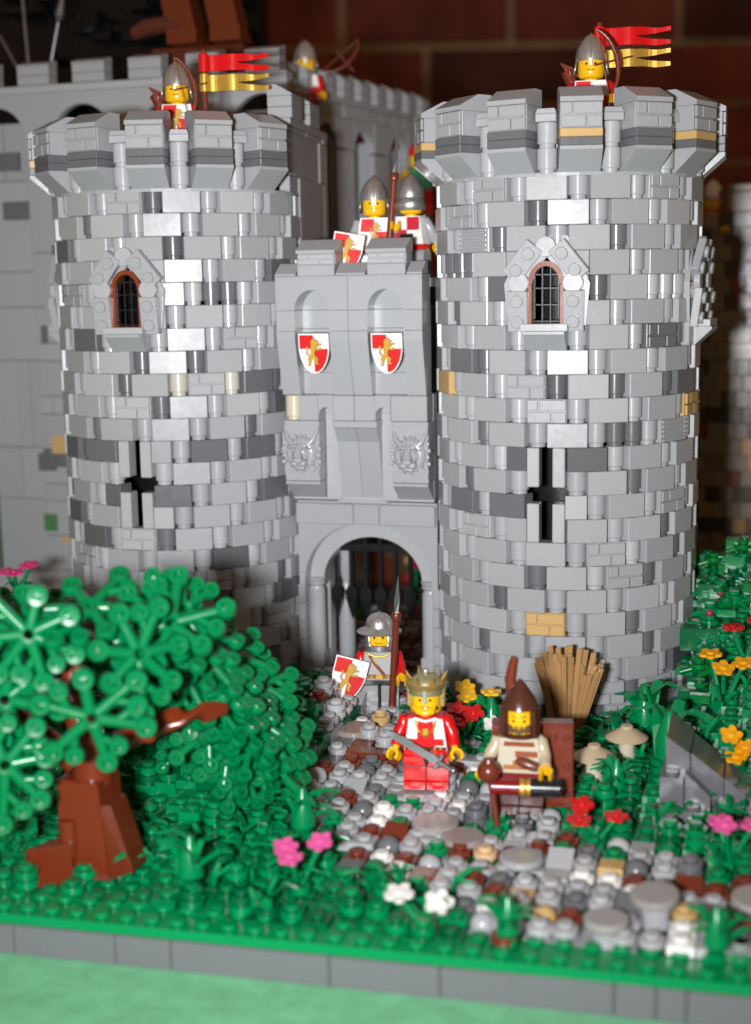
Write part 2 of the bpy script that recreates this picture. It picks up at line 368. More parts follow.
# ------------------------------------------------------------------ towers
TX=11.18; RF=6.92; ST=360/42
def build_tower(side,spec,label):
    t=T_('round_tower',label,'castle tower',(side*TX,0,0)); s=side
    r=random.Random(31 if side>0 else 57)
    w=MB()
    for row in range(23):
        z=row*1.2; phi0=s*ST*(16-row)
        for k in range(14):
            for typ in 'BR':
                key=(row,typ,k); c0=phi0+k*3*ST+(0 if typ=='B' else 1.5*ST)
                c0=(c0+180)%360-180; hw=ST if typ=='B' else ST/2
                near=abs(((c0-(8.4 if s>0 else 24))+180)%360-180)<100
                cut=0
                if 8<=row<=11: cut=8.0
                elif 17<=row<=19: cut=9.2
                segs=[(c0-hw,c0+hw)]
                for cc in (0,s*84):
                    cu=cut if (cc==0 or 17<=row<=19) else 0
                    if cu:
                        new=[]
                        for a,b_ in segs:
                            if b_<=cc-cu or a>=cc+cu: new.append((a,b_))
                            else:
                                if a<cc-cu-1.5: new.append((a,cc-cu))
                                if b_>cc+cu+1.5: new.append((cc+cu,b_))
                        segs=new
                tone=jit(LG if r.random()<.8 else LG2,.05,r); u=r.random()
                if key in spec['D']: tone=jit(DG,.15,r)
                elif key in spec['T']: tone=TAN
                elif key in spec['W']: tone=(.50,.47,.40)
                elif u<(.05 if near else .15): tone=jit(DG,.15,r)
                for a,b_ in segs:
                    full=abs((b_-a)-2*hw)<.01; c=(a+b_)/2; wd=(b_-a)*PI/180*RF
                    jr=r.uniform(-.025,.025); jz=r.uniform(-.006,.006)
                    M=Rz(R_(c+r.uniform(-.15,.15)))@Tr(0,-RF+.5+jr,z+jz)
                    if typ=='B':
                        if key in spec['RR'] and full:
                            for q in(-1,1): rnd11(w,tone,Rz(R_(c+q*ST/2))@Tr(0,-RF+.5,z))
                        elif key in spec['M'] and full: masonry(w,1.98,1,1.19,tone,M)
                        elif key in spec['G'] and full: grille(w,1.98,1,1.19,tone,M)
                        else: w.box(0,0,.6,min(wd,1.985) if full else wd-.03,1,1.192,tone,M=M)
                    else:
                        if full: rnd11(w,tone,Rz(R_(c))@Tr(0,-RF+.52,z))
                        else: w.box(0,0,.6,wd-.03,.9,1.19,tone,M=M)
    w.build('wall',t)
    core=MB(); core.lathe([(3.2,0),(3.2,27.4)],BLK,0,None,32); core.build('light_block_core',t)  # black core added to stop light passing through and keep the slits dark
    # floor and parapet ring on top
    f=MB(); f.lathe([(5.9,27.45),(7.0,27.5),(7.0,27.66),(6.9,27.7),(5.6,27.7),(5.6,29.0),(.01,29.0)],LG,0,None,42,smooth=False); f.build('wall_walk',t)
    # arrow slit: four tall panels round the cross
    a=MB()
    for zz in(9.6,12.4):
        for q in(-1,1): a.box(q*.64,-RF+.42,zz+1.0,.62,.9,1.97,LG2,ch=.05)
    a.build('arrow_slit_panels',t)
    # windows
    for wa in(0,s*84):
        Mw=Rz(R_(wa))@Tr(0,-RF,20.4)
        fr=MB(); fr.M=Mw
        for q in(-1,1): fr.box(q*.78,.2,1.0,.22,.7,2.0,BRT if wa==0 else RB,ch=.03)
        n=14; pts=[(-.89,2.0)]+[(.89*math.cos(PI-PI*i/n),2.0+1.1*math.sin(PI*i/n)) for i in range(n+1)]+[(.67*math.cos(PI*i/n),2.0+.86*math.sin(PI*i/n)) for i in range(n+1)]
        fr.prism(pts,-.15,.55,BRT); fr.box(0,.2,.06,1.7,.7,.12,BRT)
        fo=fr.build('window_frame',t)
        la=MB(); la.M=Mw
        for x in(-.6,-.2,.2,.6): la.box(x,.12,1.45,.1,.16,2.75 if abs(x)<.3 else 2.3,BLK)
        for z in(.2,1.0,1.8,2.45): la.box(0,.14,z,1.34,.14,.1,BLK)
        la.build('lattice',fo)
        su=MB(); su.M=Mw
        def plate(x,z,ang,col=LG):
            M=Tr(x,-.12,z)@Rx(R_(7))@Ry(ang)
            su.box(0,-.05,0,.98,.4,1.96,col,M=M,ch=.03)
            for q in(-.5,.5): su.cyl(0,0,0,.2,.31,col,M=M@Tr(0,-.24,q)@Rx(PI/2),n=14,c=.04)
            # cylinder axis points out of the wall
        for q in(-1,1):
            plate(q*1.36,.72,0); plate(q*1.12,3.1,-q*R_(38))
            su.cyl(0,0,0,.32,.5,LG2,M=Tr(q*1.32,-.02,2.05)@Rx(PI/2),n=16)
        su.cyl(0,0,0,.34,.5,LG2,M=Tr(0,0,3.78)@Rx(PI/2),n=16)
        su.prism([(-1.0,4.3),(-2.1,2.0),(-1.9,-.0),(-.92,0),(-.92,2.2),(0,3.3),(.92,2.2),(.92,0),(1.9,0),(2.1,2.0),(1.0,4.3)],.12,.4,LG)
        su.build('stone_surround',t)
        si=MB(); si.M=Mw@Tr(0,0,-1.2)
        si.box(0,-.2,1.12,2.3,1.2,.36,LG2,ch=.03)
        vs=[(-1.0,-.85,.93),(1.0,-.85,.93),(1.0,.3,.93),(-1.0,.3,.93),(-1.0,-.85,.8),(1.0,-.85,.8),(1.0,.0,0),(-1.0,.0,0),(1,.3,0),(-1,.3,0)]
        si.add(vs,[[0,1,2,3],[4,5,1,0],[7,6,5,4],[9,8,6,7],[1,5,6,8,2],[0,3,9,7,4]],LG); si.build('sill',t)
    # battlement
    proto=None
    for k in range(14):
        if side<0 and k in(3,4): continue
        ang=(k+.5)*3*ST; band=spec['band'].get(k,(DG,DG))
        m=MB(); z=0; F=8.05; M=None
        def blk(x0,x1,y0,y1,z0,z1,c,ch=.03): m.box((x0+x1)/2,(y0+y1)/2,(z0+z1)/2,x1-x0,y1-y0,z1-z0,c,ch=ch)
        # inverted slope
        W=1.0
        vs=[(-W,-F,1.19),(W,-F,1.19),(W,-F,1.02),(-W,-F,1.02),(W,-RF+.05,0),(-W,-RF+.05,0),(W,-6,0),(-W,-6,0),(W,-6,1.19),(-W,-6,1.19)]
        m.add(vs,[[3,2,1,0],[5,4,2,3],[7,6,4,5],[9,8,6,7],[0,1,8,9],[1,2,4,6,8],[9,7,5,3,0]],LG)
        blk(-W,W,-F,-6,1.2,1.59,band[0]); blk(-W,W,-F,-6,1.6,1.99,band[1])
        masonry(m,2*W,2.0,1.2,jit(LG,.04,r),Tr(0,-F+1.0,2.0))
        vs=[(-W,-F,3.2),(W,-F,3.2),(W,-F+2,3.2),(-W,-F+2,3.2),(-W,-F,3.42),(W,-F,3.42),(W,-F+1.15,4.0),(-W,-F+1.15,4.0),(W,-F+2,4.0),(-W,-F+2,4.0)]
        m.add(vs,[[0,1,5,4],[4,5,6,7],[7,6,8,9],[3,9,8,2],[1,2,8,6,5],[0,4,7,9,3],[3,2,1,0]],jit(LG,.03,r))
        o=m.build('merlon',t); o.location=(0,0,27.6); o.rotation_euler=(0,0,R_(ang))
        if side<0 and k in(3,4): continue
        if k==0:
            g=MB(); MM=Tr(0,-6.75,0)
            rnd11(g,LG2,MM); rnd11(g,LG2,Tr(0,-6.75,1.2))
            g.box(0,-6.75,2.6,1.0,1.0,.38,LG2); g.prism([(-.5,2.8),(.5,2.8),(.4,3.02),(-.4,3.02)],-7.2,-6.3,LG)
            g.box(0,-6.1,1.2,2.3,.5,2.4,LG)
            gp=g.build('crenel_column',t); gp.location=(0,0,27.6)
        c=gp if k==0 else gp.copy()
        if k: COL.objects.link(c); c.parent=t
        c.rotation_euler=(0,0,R_(k*3*ST))
    return t
S=lambda *a:set(a)
specR=dict(D=S((15,'R',12),(14,'R',13),(14,'R',0),(14,'R',1),(12,'B',0),(12,'R',11),(11,'B',12),(11,'B',13),(10,'R',13),(9,'B',10),(9,'B',11),(9,'R',11),(8,'R',13),(7,'R',13),(6,'R',10),(6,'R',12),(5,'R',9),(16,'B',2),(20,'R',2),(19,'R',13),(19,'B',13),(4,'R',11),(3,'R',8),(1,'R',10),(2,'B',12),(0,'R',9),(17,'R',12),(22,'B',11)),
 T=S((14,'B',11),(13,'B',2),(4,'B',10)),W=S(),
 M=S((13,'B',2),(4,'B',10),(16,'B',2),(14,'B',13),(13,'B',13),(7,'B',12),(6,'B',12),(8,'B',10),(9,'B',0),(22,'B',1),(22,'B',4),(21,'B',0),(1,'B',10),(0,'B',10)),
 G=S((12,'B',1),(20,'B',0)),RR=S((12,'B',0),(19,'B',13),(18,'B',3)),band={})
specL=dict(D=S((15,'R',0),(15,'R',1),(14,'R',0),(14,'B',3),(14,'R',3),(13,'R',1),(12,'R',0),(12,'R',3),(11,'B',0),(11,'B',1),(11,'B',3),(11,'R',0),(9,'B',2),(9,'R',0),(9,'B',3),(8,'B',1),(7,'R',3),(6,'B',5),(5,'R',6),(9,'B',5),(22,'R',12),(21,'R',11),(20,'R',13),(20,'B',11),(19,'B',2),(18,'B',1),(4,'R',5),(1,'R',7),(4,'B',7)),
 T=S(),W=S((14,'R',1),(14,'R',2)),M=S((14,'B',2),(13,'B',1),(16,'B',2),(7,'B',3),(5,'B',5),(6,'B',2),(22,'B',12),(3,'B',7),(10,'B',6),(18,'B',12)),RR=S((18,'B',1)),G=S(),band={})
# tan plates seen in the bands: left tower merlon by the left edge, right tower centre, left edge and right edge
specL['band']={11:(DG,TAN)}
specR['band']={0:(DG,TAN),1:(DG,DG),2:(DG,TAN),11:(DG,TAN)}
tl=build_tower(-1,specL,'round grey castle tower with pointed window at the left of the gate')
tr=build_tower(1,specR,'round grey castle tower with pointed window at the right of the gate')
# ------------------------------------------------------------------ gatehouse
gh=T_('gatehouse','grey gatehouse wall with lion heads and arched gate between the towers','gatehouse',(0,0,0))
def arc(cx,cz,r,a0,a1,n=14,sz=1): return [(cx+r*math.cos(a0+(a1-a0)*i/n),cz+r*sz*math.sin(a0+(a1-a0)*i/n)) for i in range(n+1)]
g=MB()
def slabp(pts,x0,x1,col=LG,ch=0): # profile in YZ extruded along X
    n=len(pts); vs=[(x0,y,z) for y,z in pts]+[(x1,y,z) for y,z in pts]
    g.add(vs,[list(range(n))[::-1],list(range(n,2*n))]+[[i,(i+1)%n,n+(i+1)%n,n+i] for i in range(n)],col)
YT=-3.5
# upper block with two niches; piers
for x0,x1 in((-4.08,-3.02),(-1.08,1.08),(3.02,4.08)):
    xs=[x0,x1] if x1-x0<1.5 else [x0,0,x1]
    for a,b_ in zip(xs,xs[1:]):
        a+=.012;b_-=.012
        slabp([(YT,20.11),(-1.6,20.11),(-1.6,21.19),(YT,21.19)],a,b_,jit(LG,.03))
        slabp([(YT,20.09),(YT+.02,19.6),(-2.75,16.62),(-1.6,16.62),(-1.6,20.09)],a,b_,jit(LG,.03))
# arch row 21.2 - 23.0
for cx in(-2.05,2.05):
    x0,x1=(-4.08,-.012) if cx<0 else (.012,4.08)
    pts=[(x0,21.21),(x0,22.95),(x1,22.95),(x1,21.21)]+arc(cx,21.21,.97,0,PI,14,1.12)
    g.prism(pts,YT,-1.8,jit(LG,.02))
for z,h_ in((16.6,1.2),(17.8,1.2),(19.0,1.2),(20.2,1.0),(21.2,1.2),(22.4,.56)): g.box(0,-1.85,z+h_/2,8.1,.5,h_-.012,jit(LG,.03),ch=.02)
g.box(-2.05,-2.05,19.75,1.9,.3,.5,DG); g.box(2.05,-2.05,19.75,1.9,.3,.5,DG)
g.box(0,-2.6,22.98,8.2,1.85,.1,LG)
# middle row 15.2-16.6 with small arches
for x0,x1 in((-4.1,-2.05),(-1.2,0.0),(0.0,1.2),(2.05,4.1)):
    if x0==-4.1:
        g.box((x0+.95+x1)/2,-2.1,15.9,x1-x0-.98,1.3,1.38,jit(LG,.03)); rnd11(g,TANP,Tr(-3.6,-2.25,15.22),1.36)
    else: g.box((x0+x1)/2,-2.1,15.9,x1-x0-.02,1.3,1.38,jit(LG,.03))
for cx in(-1.62,1.62):
    pts=[(cx-.43,15.2),(cx-.43,16.6),(cx+.43,16.6),(cx+.43,15.2)]+arc(cx,15.55,.4,0,PI,10)
    g.prism(pts,-2.74,-1.9,LG)
# core behind, niche backs
g.box(0,-.9,13.6,8.2,.9,6.0,LG2)
# centre panel: steep short overhang then long inverted slope
g.box(0,-2.0,15.0,2.5,1.3,.38,LG)
vs=[(-1.2,-2.65,14.8),(1.2,-2.65,14.8),(1.2,-2.0,13.95),(-1.2,-2.0,13.95),(1.2,-1.37,10.75),(-1.2,-1.37,10.75)]
for a,b_ in((-1.2,-.01),(.01,1.2)):
    v=[(a,-2.65,14.8),(b_,-2.65,14.8),(b_,-2.05,14.0),(a,-2.05,14.0),(b_,-1.4,10.8),(a,-1.4,10.8),(b_,-1,10.8),(a,-1,10.8),(b_,-1,14.8),(a,-1,14.8)]
    g.add(v,[[3,2,1,0],[5,4,2,3],[7,6,4,5],[0,1,8,9],[1,2,4,6,8],[9,7,5,3,0]],jit(LG,.03))
for q in(-1,1):                                     # thin jambs of the small niches
    g.box(q*1.62,-1.45,13.1,.86,.1,4.9,LG2)
# lion head blocks
for q in(-1,1):
    x0,x1=(2.08,4.1); 
    if q<0:x0,x1=-4.1,-2.08
    g.box((x0+x1)/2,-1.95,13.5,x1-x0,1.3,3.36,jit(LG,.02))
    a,b_=x0+.02,x1-.02
    v=[(a,-2.62,11.8),(b_,-2.62,11.8),(b_,-2.62,11.65),(a,-2.62,11.65),(b_,-1.3,10.7),(a,-1.3,10.7),(b_,-1,10.7),(a,-1,10.7),(b_,-1,11.8),(a,-1,11.8)]
    g.add(v,[[3,2,1,0],[5,4,2,3],[7,6,4,5],[0,1,8,9],[1,2,4,6,8],[9,7,5,3,0]],LG)
g.box(0,-.95,10.55,2.9,1.0,.16,LG2)
# lower wall with great arch
def arch_face(ro,ztop,zs,y0,y1,w,zb,col):
    for sx in(-1,1):
        pts=[(sx*.005,ztop),(sx*w,ztop),(sx*w,zb),(sx*ro,zb)]+[(sx*ro*math.cos(a),zs+ro*math.sin(a)*SZ) for a in [PI/2*i/14 for i in range(15)]]
        g.prism(pts,y0,y1,col)
SZ=.93
arch_face(3.75,10.45,5.75,-.75,.2,4.1,5.5,LG)
for q in(-1,1):
    for i in range(5): g.box(q*4.0,-.3,.6+1.1*i-.02,.42,.9,1.08,jit(LG,.03))
SZ=.9
arch_face(2.95,10.0,5.6,.25,1.6,4.1,5.4,LG2)
arch_face(3.05,9.9,5.5,1.65,2.6,4.1,0,LG)
g.box(-2.4,-.9,9.75,3.4,.4,1.16,LG);g.box(2.45,-.9,9.75,3.2,.4,1.16,LG);g.box(0.05,-.85,9.75,1.5,.3,1.16,LG)
g.build('wall',gh)
# roof walk
b=MB(); b.box(0,2.2,22.6,8.2,7.8,.5,LG); b.box(0,3.5,16.4,8.1,.6,12.0,LG); b.build('wall_walk',gh)
# columns either side of the gate
for q in(-1,1):
    c=MB(); x=q*3.42
    c.box(x,.35,.55,1.0,1.0,1.6,LG2); c.lathe([(.5,1.35),(.5,5.0),(.46,5.03)],LG2,0,Tr(x,.35,0),18)
    c.lathe([(.46,5.0),(.5,5.04),(.42,5.2),(.42,5.3),(.55,5.4),(.42,5.5),(.55,5.62),(.6,5.8)],LG2,0,Tr(x,.35,0),18)
    c.build('column',gh)
c=MB(); c.lathe([(.5,.3),(.5,4.0),(.42,4.3),(.22,4.9),(.22,5.0),(.4,5.5),(.46,6.2),(.46,7.4)],LG,0,Tr(-2.5,3.1,0),14); c.build('column',gh)
c=MB(); c.lathe([(.42,.3),(.42,5.4)],LG,0,Tr(3.0,2.6,0),14); c.build('column',gh)
# battlement of the gatehouse
for x0,x1 in((-2.85,-.72),(1.05,3.2)):
    m=MB()
    m.box((x0+x1)/2,-2.75,23.32,x1-x0-.05,1.4,.58,LG); masonry(m,x1-x0-.02,1.4,.6,LG2,Tr((x0+x1)/2,-2.75,23.6))
    a,b_=x0-.02,x1+.02
    v=[(a,-3.5,24.2),(b_,-3.5,24.2),(b_,-2,24.2),(a,-2,24.2),(a,-3.5,24.38),(b_,-3.5,24.38),(b_,-2.4,24.95),(a,-2.4,24.95),(b_,-2,24.95),(a,-2,24.95)]
    m.add(v,[[0,1,5,4],[4,5,6,7],[7,6,8,9],[3,9,8,2],[1,2,8,6,5],[0,4,7,9,3],[3,2,1,0]],LG); m.build('merlon',gh)
for x0,x1 in((-4.08,-2.92),(-.66,.98),(3.26,4.08)):
    m=MB()
    v=[(x0,-3.5,23.05),(x1,-3.5,23.05),(x1,-2.2,23.05),(x0,-2.2,23.05),(x0,-3.5,23.14),(x1,-3.5,23.14),(x1,-2.6,23.7),(x0,-2.6,23.7),(x1,-2.2,23.7),(x0,-2.2,23.7)]
    m.add(v,[[0,1,5,4],[4,5,6,7],[7,6,8,9],[3,9,8,2],[1,2,8,6,5],[0,4,7,9,3],[3,2,1,0]],LG)
    m.build('sloped_coping',gh)
# lion heads
def lion_head(cx):
    h=MB(); h.M=Tr(cx,-2.62,13.45)
    h.prism([(-.98,-1.35),(.98,-1.35),(1.02,-.9),(.9,-.5),(1.05,-.2),(.92,.2),(1.06,.5),(.9,.9),(1.0,1.45),(-1.0,1.45),(-.9,.9),(-1.06,.5),(-.92,.2),(-1.05,-.2),(-.9,-.5),(-1.02,-.9)],-.1,.1,LG)
    # mane as fluted ring
    n=30; vs=[];fs=[]
    for j,(rr,yy) in enumerate(((1.0,-.08),(.9,-.3),(.72,-.42),(.55,-.4))):
        for i in range(n):
            a=2*PI*i/n; r=rr*(1+(.07 if i%2 else -.05)*(1 if j<3 else 0)); vs.append((r*math.cos(a)*.92,yy,r*math.sin(a)*1.02-.1))
    for j in range(3):
        for i in range(n): fs.append([j*n+i,j*n+(i+1)%n,(j+1)*n+(i+1)%n,(j+1)*n+i])
    h.add(vs,fs,LG,0,True)
    h.ball(0,-.2,0,.6,LG,sx=.98,sy=.75,sz=1.0,n=16)                       # skull
    h.tube([(0,-.42,.42),(0,-.72,.1),(0,-.88,-.3)],[.2,.22,.3],LG,n=10)      # nose ridge
    h.ball(0,-.88,-.38,.24,LG2,sx=1.25,sy=.8,sz=.7)
    for q in(-1,1):
        h.ball(q*.23,-.66,-.56,.27,LG,sx=1,sy=.9,sz=.85); h.ball(q*.3,-.58,.18,.13,LG2,sx=1.3,sz=.7)
        h.tube([(q*.1,-.62,.36),(q*.34,-.66,.4),(q*.62,-.42,.22)],[.07,.1,.05],LG,n=8)
        h.tube([(q*.45,-.3,.45),(q*.72,-.25,.72),(q*.95,-.08,1.25)],[.16,.13,.07],LG,n=8)
        for k in range(4): h.ball(q*(.98+.06*(k%2)),-.12,.55-.36*k,.13,LG2,sz=1)
    for k in(-1,0,1): h.tube([(k*.22,-.42,.52),(k*.26,-.35,.8),(k*.3,-.15,1.02)],[.1,.08,.02],LG,n=8)
    h.tube([(-.3,-.6,-.82),(0,-.68,-.78),(.3,-.6,-.82)],[.08,.12,.08],LG,n=8)
    h.prism([(-.95,-.9),(-.6,-1.15),(-.3,-.98),(0,-1.2),(.3,-.98),(.6,-1.15),(.95,-.9),(.5,-.6),(-.5,-.6)],-.28,0,LG)
    return h.build('lion_head',gh)
lion_head(-3.08); lion_head(3.12)
# portcullis
pc=MB(); pc.M=Tr(0,-.9,0)
for i in range(7):
    x=-2.7+i*.9
    pc.box(x,2.9,7.1,.24,.34,4.4,BLK)
    pc.add([(x-.12,2.7,5.0),(x+.12,2.7,5.0),(x+.36,2.7,4.7),(x+.34,2.7,4.2),(x,2.9,2.9),(x-.34,2.7,4.2),(x-.36,2.7,4.7),(x-.12,3.1,5.0),(x+.12,3.1,5.0),(x+.36,3.1,4.7),(x+.34,3.1,4.2),(x-.34,3.1,4.2),(x-.36,3.1,4.7)],
     [[0,6,2,1],[6,5,3,2],[5,4,3],[7,8,9,12],[12,9,10,11],[11,10,4],[0,7,12,6],[6,12,11,5],[5,11,4],[1,2,9,8],[2,3,10,9],[3,4,10]],BLK)
for z in(7.3,): pc.box(0,2.95,z,6.4,.3,.5,BLK)
pc.build('portcullis',gh)
# shields
put_shield('quartered shield with gold lion hung in the left niche of the gatehouse',(-1.97,-3.42,18.9),0,R_(5),0,.98)
put_shield('quartered shield with gold lion hung in the right niche of the gatehouse',(2.12,-3.42,18.9),0,R_(5),0,.98)
# ------------------------------------------------------------------ curtain walls behind
def wallpanel(mb,x0,x1,z0,z1,y,r,extras=True,pd=.04):
    z=z0
    while z<z1-.1:
        h=min(1.2*r.choice((1,2,3,5)),z1-z); x=x0
        while x<x1-.05:
            w=min(r.choice((1,2,2,4,4,6)),x1-x)
            u=r.random(); c=jit(LG,.05,r); pr=r.uniform(-.04,.06)
            if extras and h<1.3 and u<pd*3: c=jit(DG,.1,r)
            elif extras and h<1.3 and u<pd*3.8: c=TAN
            mb.box((x+x+w)/2,y-pr,z+h/2,w-.03,.6,h-.03,c,ch=.035); x+=w
        z+=h
bw=T_('curtain_wall','tall smooth grey curtain wall with arches and battlement behind the left tower','castle wall',(0,10,0))
r=random.Random(5); w=MB(); P=6.3
cent=[-22.05+P*k for k in(-4,-3,-2,-1,0,1,2)]; XE=-7.8
for c in cent:
    x1=c+P-2.1; x0=c+2.1
    if x0<XE: wallpanel(w,x0,min(x1,XE),2.2,32.35,0,r,x0>-27,.07 if x0>-26 else .03)
    pts=[(c-P/2,32.4),(c-P/2,35.3),(c+P/2,35.3),(c+P/2,32.4)]+arc(c,32.4,2.1,0,PI,16)
    if c+P/2<XE+.5 : w.prism(pts,-.3,.3,jit(LG,.03,r))
    else:
        w.prism([(c-P/2,32.4),(c-P/2,35.3),(XE,35.3),(XE,32.4)]+[q for q in arc(c,32.4,2.1,0,PI,16) if q[0]<XE-.01],-.3,.3,LG)
    wallpanel(w,c-2.1,c+2.1,2.2,33.6,.9,r,True,.03)
w.box((-50+XE)/2,.2,35.55,XE+50,1.2,.48,LG2); w.box((-50+XE)/2,2.0,33.0,XE+50,1.0,.5,LG)
# flared foot
vs=[(-50,-.3,2.2),(XE,-.3,2.2),(XE,-1.2,-.4),(-50,-1.2,-.4)]
v=-50
while v<XE:
    e=min(v+4,XE); w.add([(v+.01,-1.3,-.6),(e-.01,-1.3,-.6),(e-.01,-.3,3.2),(v+.01,-.3,3.2),(v+.01,.4,-.6),(e-.01,.4,-.6)],[[0,1,2,3],[1,5,2],[0,3,4]],LG); v=e
# seen coloured bricks
for x,z,sx,sz,c in((-24.5,12.1,2,1.2,TAN),(-25.9,10.9,1.4,1.2,DG),(-25.9,6.7,1,1.2,(.07,.2,.08)),(-24.2,5.5,1.8,.4,TAN),(-24.2,24.9,1,1.2,DG),(-25.6,19.6,.5,1.2,DG),(-27.6,31.0,1.6,1.2,DG),(-27.2,27.8,2,1.2,DG),(-24.0,16.4,.5,1.2,DG)):
    w.box(x,-.32,z,sx,.1,sz,c,ch=.01)
w.build('wall',bw)
m0=None
for k in range(11):
    x=-25.35+4*(k-6)
    if x>XE-1: continue
    if m0 is None:
        m=MB(); m.box(0,.1,.3,2.3,1.2,.58,LG); m.box(0,.1,.9,2.3,1.2,.58,LG)
        m.add([(-1.15,-.5,1.2),(1.15,-.5,1.2),(1.15,.7,1.2),(-1.15,.7,1.2),(-1.15,-.5,1.3),(1.15,-.5,1.3),(1.15,.4,1.6),(-1.15,.4,1.6),(1.15,.7,1.6),(-1.15,.7,1.6)],
           [[0,1,5,4],[4,5,6,7],[7,6,8,9],[3,9,8,2],[1,2,8,6,5],[0,4,7,9,3],[3,2,1,0]],LG)
        m0=m.build('merlon',bw); o=m0
    else: o=m0.copy(); COL.objects.link(o); o.parent=bw
    o.location=(x,0,35.8)
# side wall running back, local x along the wall, -y toward the courtyard
def side_wall(name,label,org,ang,L,ztop,zbase,arches,pitch,mw,seed,ra=1.7,zarch=28):
    t=T_(name,label,'castle wall',(org[0],org[1],0),ang); r=random.Random(seed); w=MB()
    segs=[]; x=0
    for c in arches: segs.append((x,c-ra)); x=c+ra
    segs.append((x,L))
    for a,b_ in segs: wallpanel(w,a,b_,zbase,zarch,0,r,True,.02)
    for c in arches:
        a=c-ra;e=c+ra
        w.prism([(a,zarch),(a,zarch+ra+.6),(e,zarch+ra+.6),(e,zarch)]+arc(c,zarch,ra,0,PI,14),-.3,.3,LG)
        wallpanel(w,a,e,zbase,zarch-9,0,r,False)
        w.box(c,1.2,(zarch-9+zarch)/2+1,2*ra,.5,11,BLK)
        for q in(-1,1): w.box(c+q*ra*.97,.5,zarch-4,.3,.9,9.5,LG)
    hi=zarch+(ra+.6 if arches else 0)
    x=0
    spans=[]
    if arches:
        xx=0
        for c in arches: spans.append((xx,c-ra)); xx=c+ra
        spans.append((xx,L))
        for a,b_ in spans: wallpanel(w,a,b_,zarch,hi,0,r,False)
    wallpanel(w,0,L,hi,ztop-1.2,0,r,False); w.box(L/2,.3,ztop-1.0,L,1.4,.4,LG)
    w.build('wall',t)
    x=0; m0=None
    while x+mw<=L+.3:
        if m0 is None:
            m=MB(); m.box(mw/2,.2,.3,mw,1.4,.58,LG); m.box(mw/2,.2,.9,mw,1.4,.58,LG)
            m.add([(0,-.5,1.2),(mw,-.5,1.2),(mw,.9,1.2),(0,.9,1.2),(0,-.5,1.3),(mw,-.5,1.3),(mw,.4,1.8),(0,.4,1.8),(mw,.9,1.8),(0,.9,1.8)],
              [[0,1,5,4],[4,5,6,7],[7,6,8,9],[3,9,8,2],[1,2,8,6,5],[0,4,7,9,3],[3,2,1,0]],LG)
            m0=m.build('merlon',t); o=m0
        else: o=m0.copy(); COL.objects.link(o); o.parent=t
        o.location=(x,0,ztop-.8); x+=pitch
    return t
side_wall('side_wall','long shadowed castle wall with dark arches running back toward the brick wall',(-9.4,13.0),math.atan2(20.1,3.7),22.5,36.2,-.5,[5.5,11.2,17.0],2.6,1.3,9,1.5,32.0)
side_wall('side_wall','short shadowed castle wall joining the left tower to the long wall',(-4.55,-.2),PI/2+R_(5),9.0,32.5,22.6,[],4.2,2.4,12,zarch=25)
# mottled right-hand wall behind the right tower
rw=T_('rubble_wall','mottled brown and grey brick castle wall in shade at the right edge','castle wall',(0,33,0))
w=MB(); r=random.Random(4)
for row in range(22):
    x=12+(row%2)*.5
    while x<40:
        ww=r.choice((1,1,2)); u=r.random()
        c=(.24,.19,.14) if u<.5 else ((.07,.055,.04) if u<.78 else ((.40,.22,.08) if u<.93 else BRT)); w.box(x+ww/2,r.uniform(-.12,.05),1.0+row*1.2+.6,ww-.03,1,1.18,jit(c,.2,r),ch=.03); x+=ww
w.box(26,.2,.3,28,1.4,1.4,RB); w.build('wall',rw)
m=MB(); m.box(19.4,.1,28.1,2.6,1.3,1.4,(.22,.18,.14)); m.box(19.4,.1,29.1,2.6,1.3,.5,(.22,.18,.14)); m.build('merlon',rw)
m=MB(); m.box(24.4,.1,28.1,2.6,1.3,1.4,(.22,.18,.14)); m.box(24.4,.1,29.1,2.6,1.3,.5,(.22,.18,.14)); m.build('merlon',rw)
# inner keep behind the gate
kp=MB(); r=random.Random(8)
for row in range(19):
    x=-8+(row%2)*1.0
    while x<16:
        kp.box(x+1,0,row*1.2+.5,1.96,1,1.18,jit(RB if r.random()<.35 else (.10,.055,.03),.25,r)); x+=2
o=kp.build('inner_building'); o.location=(0,24,0); tag(o,'dark brown brick building inside the courtyard behind the portcullis','building')
# ------------------------------------------------------------------ ground
def gh_(Y): return -.6+.9*min(max((Y+29)/14,0),1)
def hill(x,y):
    h=gh_(y)
    if x<2.2 and y>-22:                                   # green bank left of the path
        h+=min(1.8,max(0,(y+22)*.5))*min(1,max(0,(2.2-x)/1.5))*(1 if y<-9 else max(0,1-(y+9)/4))
    if x<-12 and y>-16: h+=min(2.6,(-12-x)*.7)
    if x>17.5 and y>-16: h+=min(3.2,(x-17.5)*.9)*min(1,(y+16)/5)
    return round(h/.2)*.2
PATH=[(-3.4,-3.0),(-1.0,-4.8),(0.1,-10.8),(2.0,-15.0),(2.2,-18.5),(3.2,-21.4),(5.0,-22.6),(6.0,-25.4),(9.3,-26.2),(11.2,-27.2),(12.5,-29.2),(14.8,-30.0),(16.9,-30.0),(18.8,-29.4),(21.8,-28.3),(26,-27.6),(26,-23.6),(21.7,-23.6),(19.8,-22.8),(17.4,-21.4),(14.2,-21.2),(13.7,-18.4),(10.6,-16.5),(8.6,-12),(6.4,-8.0),(4.4,-5),(4,-3)]
def inpoly(x,y,P):
    c=False;j=len(P)-1
    for i in range(len(P)):
        xi,yi=P[i];xj,yj=P[j]
        if (yi>y)!=(yj>y) and x<(xj-xi)*(y-yi)/(yj-yi)+xi: c=not c
        j=i
    return c
def edgeY(x): return -31.79+(x+5.35)*.0477
TAB=-2.18
